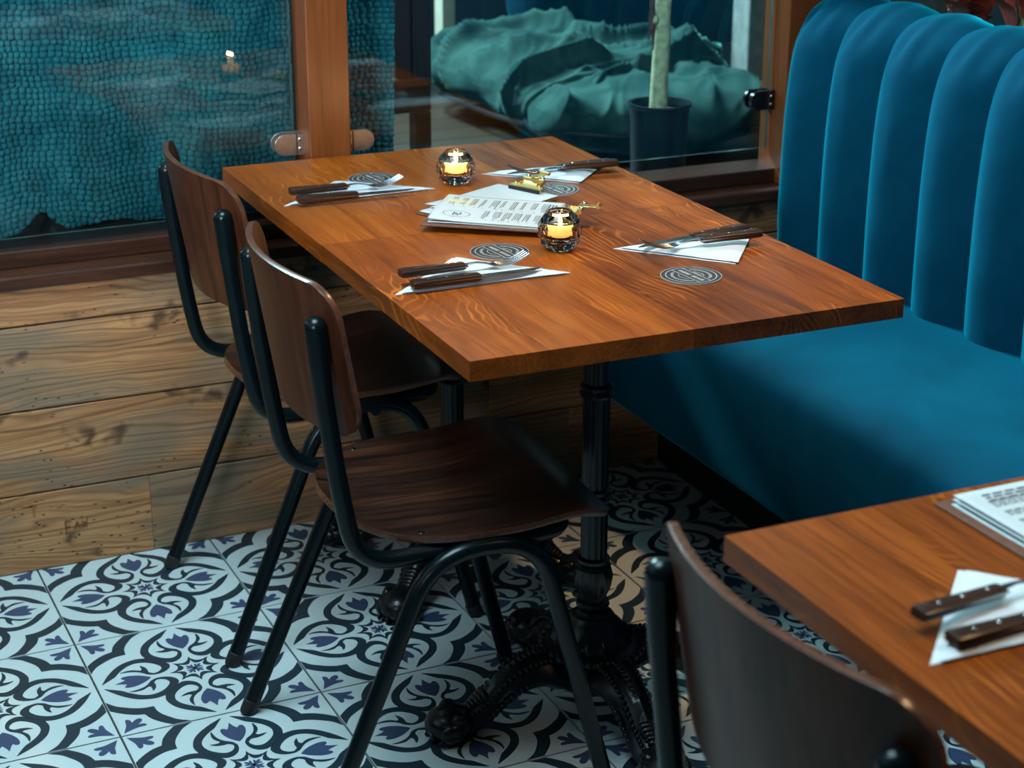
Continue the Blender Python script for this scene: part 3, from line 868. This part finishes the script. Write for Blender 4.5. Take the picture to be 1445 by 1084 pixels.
def pedestal(t, rot):
    """fluted cast iron column on a domed base with four pawed legs"""
    flute = lambda r, z, th, j, k: r * (1 + .055 * math.cos(12 * th))
    b = MB()
    b.lathe([(.0215, .26), (.0215, .268), (.0205, .274), (.0205, .66), (.0205, .668)], 72, mod=lambda r, z, th, j, k: flute(r, z, th, j, k) if .27 < z < .665 else r)
    b.build('column', MAT['iron'], t, 40)
    def collar(z0, prof, name='collar'):
        b = MB(); b.lathe([(r, z0 + z) for r, z in prof], 32); b.build(name, MAT['iron'], t, 40)
    ringp = [(.020, 0), (.0255, .002), (.0275, .006), (.0255, .010), (.0235, .012), (.0265, .015), (.0265, .020), (.0215, .024)]
    collar(.548, ringp); collar(.372, ringp); collar(.252, ringp)
    b = MB(); b.lathe([(.020, .668), (.028, .674), (.030, .684), (.026, .694), (.034, .704), (.036, .7225)], 32, mod=lambda r, z, th, j, k: r * (1 + (.03 * math.cos(16 * th) if z < .69 else 0))); b.build('capital', MAT['iron'], t, 40)
    b = MB(); b.lathe([(.020, .262), (.0285, .256), (.031, .240), (.0285, .222), (.022, .206), (.021, .198), (.026, .196), (.0275, .190), (.024, .184), (.022, .178), (.026, .172), (.034, .168)][::-1], 48, mod=lambda r, z, th, j, k: r * (1 + (.05 * math.cos(14 * th) if .205 < z < .25 else 0)))
    b.build('baluster', MAT['iron'], t, 40)
    b = MB()
    b.lathe([(.048, .046), (.056, .048), (.062, .056), (.060, .066), (.066, .074), (.068, .100), (.074, .108), (.082, .113), (.082, .121), (.074, .126), (.066, .128), (.063, .138), (.052, .146), (.049, .154), (.040, .162), (.034, .172)], 72,
            mod=lambda r, z, th, j, k: r * (1 + (.035 * math.cos(18 * th) if .070 < z < .104 or .127 < z < .142 else 0)))
    for k in range(30):
        a = 2 * PI * k / 30
        b.ball((.0815 * math.cos(a), .0815 * math.sin(a), .1185), .0074, 8, 5)
    b.build('dome', MAT['iron'], t, 40)
    for k in range(4):
        b = MB(); paw(b, rot + k * PI / 2); o = b.build('leg', MAT['iron'], t, 60)
    b = MB()
    for a in (0, PI / 2):
        s = len(b.v); b.box(-.22, .22, -.018, .018, .7095, .7225, .003); b.tf(Matrix.Rotation(a, 4, 'Z'), s)
    b.build('top_bracket', MAT['iron'], t)
def table(loc, rz, L, W, rot, lab, widths, seed):
    t = thing('dining_table', loc, rz, lab, 'table')
    rnd = random.Random(seed)
    x = -W / 2
    k = W / sum(widths)
    for i, wd in enumerate(widths):
        wd *= k
        b = MB(); b.box(-wd / 2 + .00015, wd / 2 - .00015, -L / 2, L / 2, ZT - TH, ZT)
        o = b.build('plank', MAT['oak'], t, 18)
        o.location = (x + wd / 2, 0, 0)
        x += wd
    pedestal(t, rot)
    return t
table((.046, -.2905, 0), -.0065, .5845, .682, R(45), 'brown oak dining table against the glass, the far one of the pushed-together pair', [.098, .125, .14, .10, .11, .11], 1)
table((.043, -.8885, 0), -.0065, .6095, .682, 0.0, 'brown oak dining table with four settings, the near one of the pushed-together pair', [.115, .135, .085, .14, .10, .107], 2)
table((.068, -2.105, 0), -.004, .625, .684, 0.0, 'brown oak dining table in the right foreground, cut off by the frame', [.13, .12, .11, .10, .12, .104], 5)

# ------------------------------------------------------------------ chairs
def chair():
    t = thing('dining_chair', (0, 0, 0), 0, 'x', 'chair', 'dark plywood chairs with black tube frames')
    TR = .0132
    for s in (-1, 1):
        # back upright that runs on as the seat rail and meets its twin under the front of the seat
        pts = [(-.196, s * .182, .786), (-.190, s * .184, .70), (-.172, s * .186, .55), (-.150, s * .186, .434), (-.03, s * .180, .4325), (.165, s * .172, .4325), (.185, s * .10, .4325), (.186, 0, .4325)]
        P = fillet(pts, [0, .05, .10, .095, .06, .05, .04, 0], 8)
        RR = [TR * (1 + .20 * max(0, min(1, (p.z - .69) / .07))) for p in P]
        b = MB(); b.tube(P, RR, 16)
        b.ball((-.196, s * .182, .786), RR[0], 14, 8)
        b.build('back_tube', MAT['tube'], t, 60)
        # arched leg frame
        y0, y1 = s * .2115, s * .199
        pts = [(-.226, y0, .012), (-.045, y1, .4375), (.118, y1, .4375), (.226, y0, .012)]
        P = fillet(pts, .075, 10)
        b = MB(); b.tube(P, TR, 16); lf_ = b.build('leg_frame', MAT['tube'], t, 60)
        for fx in (-.2312, .2312):
            sl = math.copysign(.181 / .4145, -fx)
            b = MB(); b.tube([(0, 0, 0), (sl * .004, 0, .004), (sl * .022, 0, .022), (sl * .023, 0, .023)], [.0125, .0139, .0139, .0130], 18)
            o = b.build('foot_cap', MAT['rubber'], lf_); o.location = (fx, y0, .0005)
    b = MB(); b.tube([(.05, -.199, .4235), (.05, .199, .4235)], .0095, 12); b.build('cross_bar', MAT['tube'], t)
    # backrest: bent plywood
    W, Z0, Z1, rc = .207, .626, .842, .046
    def bk(u, v):
        z = Z0 + (Z1 - Z0) * (.5 - .5 * math.cos(PI * v))
        dz = min(z - Z0, Z1 - z)
        ww = W if dz >= rc else W - rc + math.sqrt(max(0, rc * rc - (rc - dz) ** 2))
        y = ww * math.sin((u - .5) * PI)
        q = (y / W) ** 2
        x = -.190 + .050 * q - .036 * (z - Z0) / .216
        zz = z - .010 * (1 - q) * (1 - v) + .004 * (1 - q) * v
        return (x, y, zz)
    b = MB(); b.grid(bk, 29, 25)
    back_ = o = b.build('backrest', [MAT['chairply'], MAT['plyedge']], t, 50)
    sd = o.modifiers.new('thickness', 'SOLIDIFY'); sd.thickness = .0095; sd.offset = 0; sd.material_offset_rim = 1; sd.use_even_offset = False
    bv = o.modifiers.new('round', 'BEVEL'); bv.width = .0016; bv.segments = 2; bv.limit_method = 'ANGLE'; bv.angle_limit = R(50)
    # seat
    XB, XF = -.148, .242
    def st(u, v):
        p = .5 - .5 * math.cos(PI * u)
        x = XB + (XF - XB) * p
        a = (x - XB); c = (XF - x)
        ww = .200
        if a < .19: ww = .200 * (1 - (1 - a / .19) ** 2.5) ** (1 / 2.1)
        if c < .05: ww = min(ww, .200 - .05 + math.sqrt(max(0, .05 ** 2 - (.05 - c) ** 2)))
        ww = max(ww, .001)
        y = ww * math.sin((v - .5) * PI)
        z = .4565 - .007 * math.exp(-((x - .02) / .11) ** 2) * (1 - (y / .2) ** 2) + .010 * max(0, (x - .06) / .1) ** 2 * math.exp(-max(0, x - .13) * 6)
        if x > .165: z -= .030 * ((x - .165) / .077) ** 2
        if x < -.08: z += .010 * ((-.08 - x) / .07) ** 2
        return (x, y, z)
    b = MB(); b.grid(st, 33, 29)
    seat_ = o = b.build('seat', [MAT['seatply'], MAT['plyedge']], t, 50)
    sd = o.modifiers.new('thickness', 'SOLIDIFY'); sd.thickness = .0105; sd.offset = 0; sd.material_offset_rim = 1; sd.use_even_offset = False
    bv = o.modifiers.new('round', 'BEVEL'); bv.width = .0016; bv.segments = 2; bv.limit_method = 'ANGLE'; bv.angle_limit = R(50)
    for (x, y) in ((-.05, .168), (-.05, -.168), (.10, .168), (.10, -.168)):
        b = MB(); b.ball((0, 0, 0), .006, 12, 6, sc=(1, 1, .4)); o = b.build('screw', MAT['tube'], seat_); o.location = (x, y, .4595)
    for s in (-1, 1):
        for z in (.765, .665):
            b = MB(); b.ball((0, 0, 0), .0055, 12, 6, sc=(.45, 1, 1)); o = b.build('rivet', MAT['tube'], back_); o.location = (-.190 + .044 * .81 - .034 * (z - .626) / .216 + .0055, s * .186, z)
    return t
ch = chair()
ch.location = (-.232, -.302, 0); ch['label'] = 'dark plywood chair nearest the planked partition, left of the pushed-together tables'
again(ch, (-.265, -.903, 0), R(-3), 'dark plywood chair in the middle of the picture at the near paired table')
again(ch, (-.212, -2.083, 0), R(0.5), 'blurred dark plywood chair in the foreground at the cut-off table')

# ------------------------------------------------------------------ things on the tables
def napkin(A, B, C, lab, seed):
    """paper napkin folded to a triangle: two folded layers"""
    A, B, C = Vector((*A, 0)), Vector((*B, 0)), Vector((*C, 0))
    c = (A + B + C) / 3
    t = thing('napkin', (c.x, c.y, ZT), 0, lab, 'napkin', 'folded white napkins')
    for lay, (z0, sh, dx) in enumerate(((.0004, 1.0, 0), (.0030, .965, .004))):
        n = 16
        idx = {}; vs = []; fs = []
        for i in range(n + 1):
            for j in range(n + 1 - i):
                u, v = i / n, j / n; w_ = 1 - u - v
                p = (A * u + B * v + C * w_ - c) * sh + Vector((dx, -dx, 0))
                e = min(u, v, w_) * 3
                z = z0 + .0042 * min(1, e * 4) ** .6 * (.6 + .4 * lay) + .0012 * noise.noise(Vector((p.x * 28, p.y * 28, seed + lay * 3)))
                rim = .0009 * noise.noise(Vector((p.x * 70, p.y * 70, seed * 2)))
                idx[(i, j)] = len(vs); vs.append((p.x + rim, p.y + rim, max(z, z0)))
        base = len(vs)
        vs += [(x, y, z0 - .0003) for x, y, z in vs]
        for i in range(n):
            for j in range(n - i):
                t3 = (idx[(i, j)], idx[(i + 1, j)], idx[(i, j + 1)]); fs.append(t3); fs.append(tuple(base + q for q in reversed(t3)))
                if j < n - i - 1:
                    t4 = (idx[(i + 1, j)], idx[(i + 1, j + 1)], idx[(i, j + 1)]); fs.append(t4); fs.append(tuple(base + q for q in reversed(t4)))
        for k in range(n):
            for p, q in ((idx[(k, 0)], idx[(k + 1, 0)]), (idx[(0, k + 1)], idx[(0, k)]), (idx[(n - k, k)], idx[(n - k - 1, k + 1)])):
                fs.append((q, p, base + p, base + q))
        b = MB(); b.add(vs, fs); b.build('folded_layer', MAT['paper_napkin'], t, 60)
    return t
napkin((-.277, -.322), (.006, -.316), (-.139, -.188), 'white napkin triangle at the left setting nearest the glass', 1)
napkin((-.286, -.880), (-.005, -.886), (-.135, -.735), 'white napkin triangle at the left setting of the near paired table', 2)
napkin((.128, -.243), (.372, -.262), (.262, -.378), 'white napkin triangle at the right setting nearest the glass', 3)
napkin((.118, -.790), (.384, -.776), (.250, -.944), 'white napkin triangle at the right setting of the near paired table', 4)
napkin((-.247, -2.100), (.030, -2.104), (-.105, -1.955), 'white napkin triangle on the cut-off foreground table', 5)

def handle_parts(t, L=.108):
    b = MB()
    sec = [(0, .0095, .0052), (.004, .0108, .0062), (.03, .0102, .0062), (.07, .0088, .0058), (L - .004, .0086, .0056), (L, .0072, .0046)]
    for s in (-1, 1):
        vs = []
        for x, wy, hz in sec:
            for (a, c) in ((-1, .12), (-1, .62), (-.62, 1), (.62, 1), (1, .62), (1, .12)):
                vs.append((x, wy * a, s * hz * c))
        n = len(sec); m_ = 6
        fs = [(i * m_ + k, i * m_ + (k + 1) % m_, (i + 1) * m_ + (k + 1) % m_, (i + 1) * m_ + k) for i in range(n - 1) for k in range(m_)]
        fs.append(tuple(range(m_))); fs.append(tuple((n - 1) * m_ + k for k in range(m_)))
        q = MB(); q.add(vs, fs); q.build('handle_scale', MAT['handle'], t, 40)
    q = MB(); q.box(.002, L + .004, -.0085, .0085, -.0008, .0008); q.build('tang', MAT['steel'], t)
    for x in (.026, .055, .086):
        q = MB(); q.lathe([(.0026, -.0061), (.0026, .0061), (.0020, .0065)], 12); o = q.build('rivet', MAT['steel'], t); o.location = (x, 0, 0)
def knife():
    t = thing('steak_knife', (0, 0, 0), 0, 'x', 'knife', 'steak knives with dark wooden handles')
    handle_parts(t)
    pts = [(.104, -.0075), (.112, -.0085)]
    x = .118
    k = 0
    while x < .200:
        tt = (x - .118) / .092
        pts.append((x, -.0088 + .0065 * tt ** 2.2 + (.0010 if k % 2 else 0))); x += .0026; k += 1
    pts += [(.214, .0045), (.206, .0062), (.18, .0075), (.14, .0075), (.104, .0070)]
    q = MB(); q.prism(pts, -.0007, .0007); q.build('blade', MAT['steel'], t)
    return t
def fork():
    t = thing('table_fork', (0, 0, 0), 0, 'x', 'fork', 'forks with dark wooden handles')
    handle_parts(t, .104)
    q = MB()
    P = [(.100, 0), (.112, .0015), (.126, .0020), (.140, -.0005), (.150, -.004), (.160, -.0045)]
    Wd = [.0062, .0042, .0030, .0042, .0088, .0112]
    PP = smooth_loop(P, 4, closed=False); WW = smooth_loop([(i, w_) for i, w_ in enumerate(Wd)], 4, closed=False)
    vs = []
    for (x, z), (_, w_) in zip(PP, WW):
        for a, h in ((-1, .0), (-.5, -.0011), (.5, -.0011), (1, 0), (.5, .0008), (-.5, .0008)):
            vs.append((x, a * w_, z + h + .0012 * a * a))
    n = len(PP); m_ = 6
    fs = [(i * m_ + k, i * m_ + (k + 1) % m_, (i + 1) * m_ + (k + 1) % m_, (i + 1) * m_ + k) for i in range(n - 1) for k in range(m_)]
    fs.append(tuple(range(m_))); fs.append(tuple((n - 1) * m_ + k for k in range(m_)))
    q.add(vs, fs); q.build('neck', MAT['steel'], t, 60)
    for yy in (-.0096, -.0032, .0032, .0096):
        T = [(.158, yy * .95, -.0040), (.172, yy, -.0035), (.186, yy, .000), (.198, yy, .0045), (.208, yy * .98, .0095)]
        q = MB(); q.tube(smooth3(T), [.00165] * 0 or .0016, 8); q.build('tine', MAT['steel'], t, 60)
    return t
def smooth3(P, seg=4):
    A = smooth_loop([(p[0], p[1]) for p in P], seg, closed=False); Bz = smooth_loop([(p[0], p[2]) for p in P], seg, closed=False)
    return [(a[0], a[1], z[1]) for a, z in zip(A, Bz)]
def place(src, first, loc, rz, tilt, lab):
    o = src if first else copy_tree(src)
    o.location = loc; o.rotation_euler = (0, tilt, rz); o['label'] = lab
    return o
KZ = ZT + .0135
kn = knife(); fk = fork()
place(kn, True, (-.256, -.337, KZ), R(-2), R(.5), 'steak knife at the left setting nearest the glass')
place(kn, False, (-.259, -.882, KZ), R(1), R(.5), 'steak knife at the left setting of the near paired table')
place(kn, False, (.366, -.300, KZ), R(180), R(.5), 'steak knife at the right setting nearest the glass')
place(kn, False, (.352, -.807, KZ), R(186), R(.5), 'steak knife at the right setting of the near paired table')
place(kn, False, (-.216, -2.088, KZ), R(2), R(.5), 'steak knife on the cut-off foreground table')
FZ = KZ + .0065
place(fk, True, (-.258, -.302, FZ), R(1.5), R(.8), 'fork at the left setting nearest the glass')
place(fk, False, (-.262, -.842, FZ), R(2), R(.8), 'fork at the left setting of the near paired table')
place(fk, False, (.362, -.334, FZ), R(173), R(.8), 'fork at the right setting nearest the glass')
place(fk, False, (.344, -.862, FZ), R(177), R(.8), 'fork at the right setting of the near paired table')
place(fk, False, (-.222, -2.046, FZ), R(6), R(.8), 'fork on the cut-off foreground table')

# coasters
def coaster():
    t = thing('coaster', (0, 0, 0), 0, 'x', 'coaster', 'round dark printed coasters')
    r = .0465
    b = MB(); b.lathe([(r - .0004, 0), (r, .0004), (r, .0012)], 64, capt=False); b.build('card_edge', MAT['coaster_edge'], t)
    b = MB(); b.lathe([(r, .0012), (r - .0004, .0016), (.0001, .0016)], 64, capb=False); card_ = b.build('card', MAT['coaster'], t)
    z = .00172
    rnd = random.Random(4)
    def arc(b, r0, r1, a0, a1, n=40):
        vs = []; fs = []
        for i in range(n + 1):
            a = a0 + (a1 - a0) * i / n
            vs += [(r0 * math.cos(a), r0 * math.sin(a), z), (r1 * math.cos(a), r1 * math.sin(a), z)]
        for i in range(n): fs.append((2 * i, 2 * i + 1, 2 * i + 3, 2 * i + 2))
        b.add(vs, fs)
    b = MB()
    arc(b, .0378, .0390, 0, 2 * PI, 90)
    arc(b, r - .0012, r - .0004, 0, 2 * PI, 90)
    hw = .0098
    for s in (-1, 1):
        y = s * hw; xe = math.sqrt(.0382 ** 2 - y * y)
        b.box(-xe, xe, y - .0006, y + .0006, z - .00005, z)
        y = s * (hw - .0028); xe = math.sqrt(.0382 ** 2 - y * y)
        # ring halves that stop at the band
        for r0, r1 in ((.0185, .0195),):
            a = math.asin((hw + .0028) / r0)
            arc(b, r0, r1, a if s > 0 else PI + a, PI - a if s > 0 else 2 * PI - a)
    tag(b.build('rings', MAT['coaster_print'], card_, None, fix=False), kind='stuff')
    # lettering too small to read in the photograph: short strokes of type
    b = MB()
    x = -.030
    while x < .030:
        wd = rnd.uniform(.0016, .0026)
        if abs(x) > .003:
            b.box(x, x + wd * .34, -.0034, .0034, z - .00005, z); b.box(x + wd * .60, x + wd * .90, -.0034, rnd.choice([.0034, .0, .0034]), z - .00005, z); b.box(x, x + wd * .9, *( (.0025, .0034) if rnd.random() < .5 else (-.0006, .0008)), z - .00005, z)
        x += wd + .0007
    for s in (0, PI):
        a = s + .52
        while a < s + PI - .52:
            da = rnd.uniform(.04, .065)
            r0, r1 = .0268, .0312
            arc(b, r0, r1, a, a + da * .36, 2); arc(b, r0, rnd.choice([r1, .0288]), a + da * .62, a + da * .92, 2); arc(b, *((.0303, .0312) if rnd.random() < .5 else (.0285, .0293)), a, a + da * .9, 2)
            a += da + .018
    for q in range(3):
        b.box(-.012, .010 - q * .004, .0125 + q * .0001, .0136, z - .00005, z)
    tag(b.build('lettering', MAT['coaster_print'], card_, None, fix=False), kind='stuff')
    return t
co = coaster()
for k, (x, y, lab) in enumerate(((-.067, -.199, 'round dark coaster at the left setting nearest the glass'), (-.054, -.734, 'round dark coaster at the left setting of the near paired table'),
                                 (.197, -.404, 'round dark coaster half behind the brass clip, at the right setting nearest the glass'), (.156, -.971, 'round dark coaster at the right setting of the near paired table'))):
    place(co, k == 0, (x, y, ZT), R(-84), 0, lab)

# tealight holders
def holder(loc, mat, r, h, lab):
    t = thing('tealight_holder', loc, R(7), lab, 'candle holder')
    n = 24
    prof = []
    rows = 12
    for j in range(rows + 1):
        a = -1.12 + (1.12 + 1.05) * j / rows
        prof.append((r * math.cos(a) ** .85, h * (math.sin(a) + math.sin(1.12)) / (math.sin(1.05) + math.sin(1.12))))
    def md(rr, z, th, j, k):
        if 1 <= j <= 8: return rr * (1.0 + (.075 if j % 2 == 1 and (k + j // 2 * 1) % 2 == 0 else -.03))
        return rr
    outer = prof
    b = MB()
    top = outer[-1]
    inner = [(top[0] * .96, top[1] + .0018), (top[0] * .90, top[1]), (top[0] * .90, h * .90), (r * .84, h * .74), (r * .88, h * .58), (r * .80, h * .36), (r * .62, h * .29), (.0004, h * .285)]
    full = outer + inner
    no = len(outer)
    b.lathe(full, n, mod=lambda rr, z, th, j, k: md(rr, z, th, j, k) if j < no - 1 else rr, capt=True)
    b.build('glass', mat, t, 12)
    z0 = h * .30
    b = MB(); b.lathe([(.0185, z0 + .0004), (.0190, z0 + .001), (.0205, z0 + .004), (.0200, z0 + .004), (.0184, z0 + .002)], 28, capt=False); b.build('tin_cup', MAT['tin'], t)
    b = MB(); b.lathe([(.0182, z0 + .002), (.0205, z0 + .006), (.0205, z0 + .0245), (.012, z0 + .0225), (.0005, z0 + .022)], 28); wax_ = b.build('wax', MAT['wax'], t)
    b = MB(); b.tube([(0, 0, z0 + .021), (.0004, 0, z0 + .027)], .0007, 6); b.build('wick', MAT['wick'], wax_)
    b = MB(); b.lathe([(.0004, 0), (.0026, .0015), (.0036, .004), (.0028, .008), (.0012, .012), (.0002, .015)], 14); o = b.build('flame', MAT['flame'], wax_, 180); o.location = (0, 0, z0 + .0255)
    l = bpy.data.lights.new('flame_light', 'POINT'); l.energy = .5; l.color = (1, .56, .22); l.shadow_soft_size = .004
    o = bpy.data.objects.new('flame_light', l); COL.objects.link(o); o.parent = t; o.location = (0, 0, z0 + .046)
    return t
holder((.057, -.292, ZT), MAT['clear_glass'], .0345, .060, 'clear cut-glass tealight holder nearer the glass pane')
holder((.040, -.757, ZT), MAT['smoke_glass'], .0345, .062, 'smoked cut-glass tealight holder beside the clipboard menus')

# clipboards with menus
def clip(t, loc, rz, tilt=0):
    """gold bulldog clip: toothed mouth along y, lever rising towards +x"""
    m0 = Matrix.Translation(loc) @ Matrix.Rotation(rz, 4, 'Z') @ Matrix.Rotation(tilt, 4, 'Y')
    def put(b, name, mat, sharp=40, par=None): b.tf(m0); return b.build(name, mat, par or t, sharp)
    b = MB()
    sec = [(0, -.036, .036, .0015), (.004, -.036, .036, .0075), (.010, -.034, .034, .0085), (.016, -.023, .023, .0095), (.026, -.020, .020, .0135), (.031, -.020, .020, .0165)]
    vs = []
    for x, ya, yb, z in sec: vs += [(x, ya, z), (x, yb, z), (x, yb, z + .0010), (x, ya, z + .0010)]
    fs = []
    for i in range(len(sec) - 1):
        for k in range(4): fs.append((i * 4 + k, i * 4 + (k + 1) % 4, i * 4 + 4 + (k + 1) % 4, i * 4 + 4 + k))
    fs += [(3, 2, 1, 0), tuple(len(vs) - 4 + k for k in range(4))]
    b.add(vs, fs)
    for s in (-1, 1):
        b.ball((.0105, s * .0265, .0095), .0032, 10, 6)
        b.box(.012, .030, s * .0195 - .0006, s * .0195 + .0006, .0, .014)
    cp_ = o = put(b, 'clip_plate', MAT['brass']); o['label'] = 'gold bulldog clip plate'
    b = MB(); b.box(-.0012, .0006, -.0345, .0345, .0012, .0072); put(b, 'clip_mouth', MAT['plinth'], par=cp_)
    b = MB(); b.tube([(.030, -.0225, .015), (.030, .0225, .015)], .0044, 14); put(b, 'clip_barrel', MAT['brass'], 60, par=cp_)
    b = MB(); b.box(.026, .058, -.0090, .0090, .0205, .0215, .0004)
    b.tube([(.060, -.010, .022), (.060, .010, .022)], .0032, 10)
    put(b, 'clip_lever', MAT['brass'], par=cp_)
    b = MB()
    for s in (-1, 1): b.ball((.0335, s * .016, .0195), .0040, 10, 6)
    put(b, 'clip_rivet', MAT['steel'], par=cp_)
def sheet(x0, x1, y0, y1, fz, n=24):
    b = MB()
    b.grid(lambda u, v: (x0 + (x1 - x0) * u, y0 + (y1 - y0) * v, fz(u, v)), n, n)
    return b
def clipboard(loc, rz, L, W, lab, sheets, clipx, seed, text=True, tilt=(0, 0)):
    """local x runs along the board towards its clip"""
    t = thing('clipboard_menu', loc, rz, lab, 'menu')
    t.rotation_euler = (tilt[0], tilt[1], rz)
    b = MB(); b.box(0, L, 0, W, 0, .0034, .0012, 2); b.build('board', MAT['board'], t, 18)
    rnd = random.Random(seed)
    tops = None
    for k, (mg, z0, lift, mat) in enumerate(sheets):
        fz = (lambda u, v, z0=z0, lift=lift, k=k: z0 + lift * (1 - u) ** 1.5 * (.35 + .65 * math.sin(PI * min(1, .15 + .7 * (1 - v)))) + .0012 * math.sin(u * 5 + k) * (1 - u) + .0010 * math.sin(v * 6 + k * 2) * (1 - u * .8))
        b = sheet(mg[0], mg[1], mg[2], mg[3], fz)
        o = b.build('page', MAT[mat], t, 180)
        sd = o.modifiers.new('thickness', 'SOLIDIFY'); sd.thickness = .0004; sd.offset = -1
        tops = (mg, fz)
    if text:
        mg, fz = tops
        lw, lh = mg[1] - mg[0], mg[3] - mg[2]
        def q(b, u0, u1, v0, v1):
            n = 5
            vs = []
            for i in range(n + 1):
                v = v0 + (v1 - v0) * i / n
                for u in (u0, u1): vs.append((mg[0] + lw * u, mg[2] + lh * v, fz(u, v) + .00035))
            b.add(vs, [(2 * i, 2 * i + 1, 2 * i + 3, 2 * i + 2) for i in range(n)])
        b1, b2 = MB(), MB()
        uu = .07
        while uu < .86:                                # paragraphs of fine type in two columns; lines run across the board
            for (va, vb) in ((.50, .90), (.08, .42)):
                if va < .3 and uu < .36: continue
                nl = rnd.choice([2, 3, 3, 4])
                for k in range(nl):
                    e = va + (vb - va) * rnd.uniform(.05, .40)
                    bb = b2 if k == nl - 1 else b1
                    v = vb
                    while v > e:
                        wd = rnd.uniform(.02, .055)
                        q(bb, uu + k * .016, uu + k * .016 + .0085, max(e, v - wd), v); v -= wd + .010
                q(b1, uu + nl * .016, uu + nl * .016 + .008, va + .01, va + .035)
            uu += .085
        for (va, vb) in ((.58, .88), (.10, .46)):
            for k in range(3):
                v = vb
                while v > va:
                    wd = rnd.uniform(.03, .07); q(b2, .885 + k * .026, .885 + k * .026 + .014, max(va, v - wd), v); v -= wd + .014
        # oval stamp
        for i in range(40):
            if i % 9 == 7: continue
            a0, a1 = 2 * PI * i / 40, 2 * PI * (i + 1) / 40
            P = [(.20 + .115 * rr * math.cos(a), .22 + .10 * rr * math.sin(a)) for a, rr in ((a0, 1), (a1, 1), (a1, .93), (a0, .93))]
            b1.add([(mg[0] + lw * u, mg[2] + lh * v, fz(u, v) + .00035) for u, v in P], [(0, 1, 2, 3)])
        for k in range(4): q(b2, .17 + k * .018, .182 + k * .018, .17 + .03 * (k % 2), .27 - .02 * (k % 3))
        tag(b1.build('fine_print', MAT['ink'], o, None, fix=False), kind='stuff'); tag(b2.build('bold_print', MAT['ink_dark'], o, None, fix=False), kind='stuff')
    if clipx: clip(t, (L - .004, clipx, .006), 0)
    return t
lowr = math.atan2(.34, .94)
# lower board: its right edge runs from (0.114,-0.343) to (0.178,-0.473)
nx = Vector((.897, .442)); wy = Vector((-.442, .897))
P0 = Vector((.178, -.473)) - nx * .235
clipboard((P0.x, P0.y, ZT), math.atan2(nx.y, nx.x), .225, .128, 'lower brown clipboard menu, its gold clip towards the glass', [((.006, .236, .006, .124), .0042, .002, 'page'), ((.030, .233, .008, .120), .0052, .002, 'page_cream'), ((.040, .238, .004, .142), .0062, .002, 'page')], .070, 3, text=False)
ax = Vector((.82, -.572))
clipboard((-.124, -.573, ZT + .0105), math.atan2(ax.y, ax.x), .225, .178, 'upper clipboard menu with a printed page, beside the smoked tealight holder',
          [((.010, .214, .010, .172), .0040, .0015, 'page'), ((.016, .214, .012, .172), .0048, .0042, 'page_cream'), ((.014, .212, .013, .170), .0056, .0060, 'page_cream'), ((.010, .212, .012, .176), .0066, .0075, 'page')], .090, 4, tilt=(0, R(.6)))
clipboard((.205, -2.100, ZT), R(90) , .285, .235, 'brown clipboard menu on the cut-off foreground table', [((.004, .272, .005, .222), .004, .003, 'page'), ((.002, .274, .007, .219), .008, .004, 'page'), ((.004, .276, .005, .217), .012, .006, 'page')], None, 6)
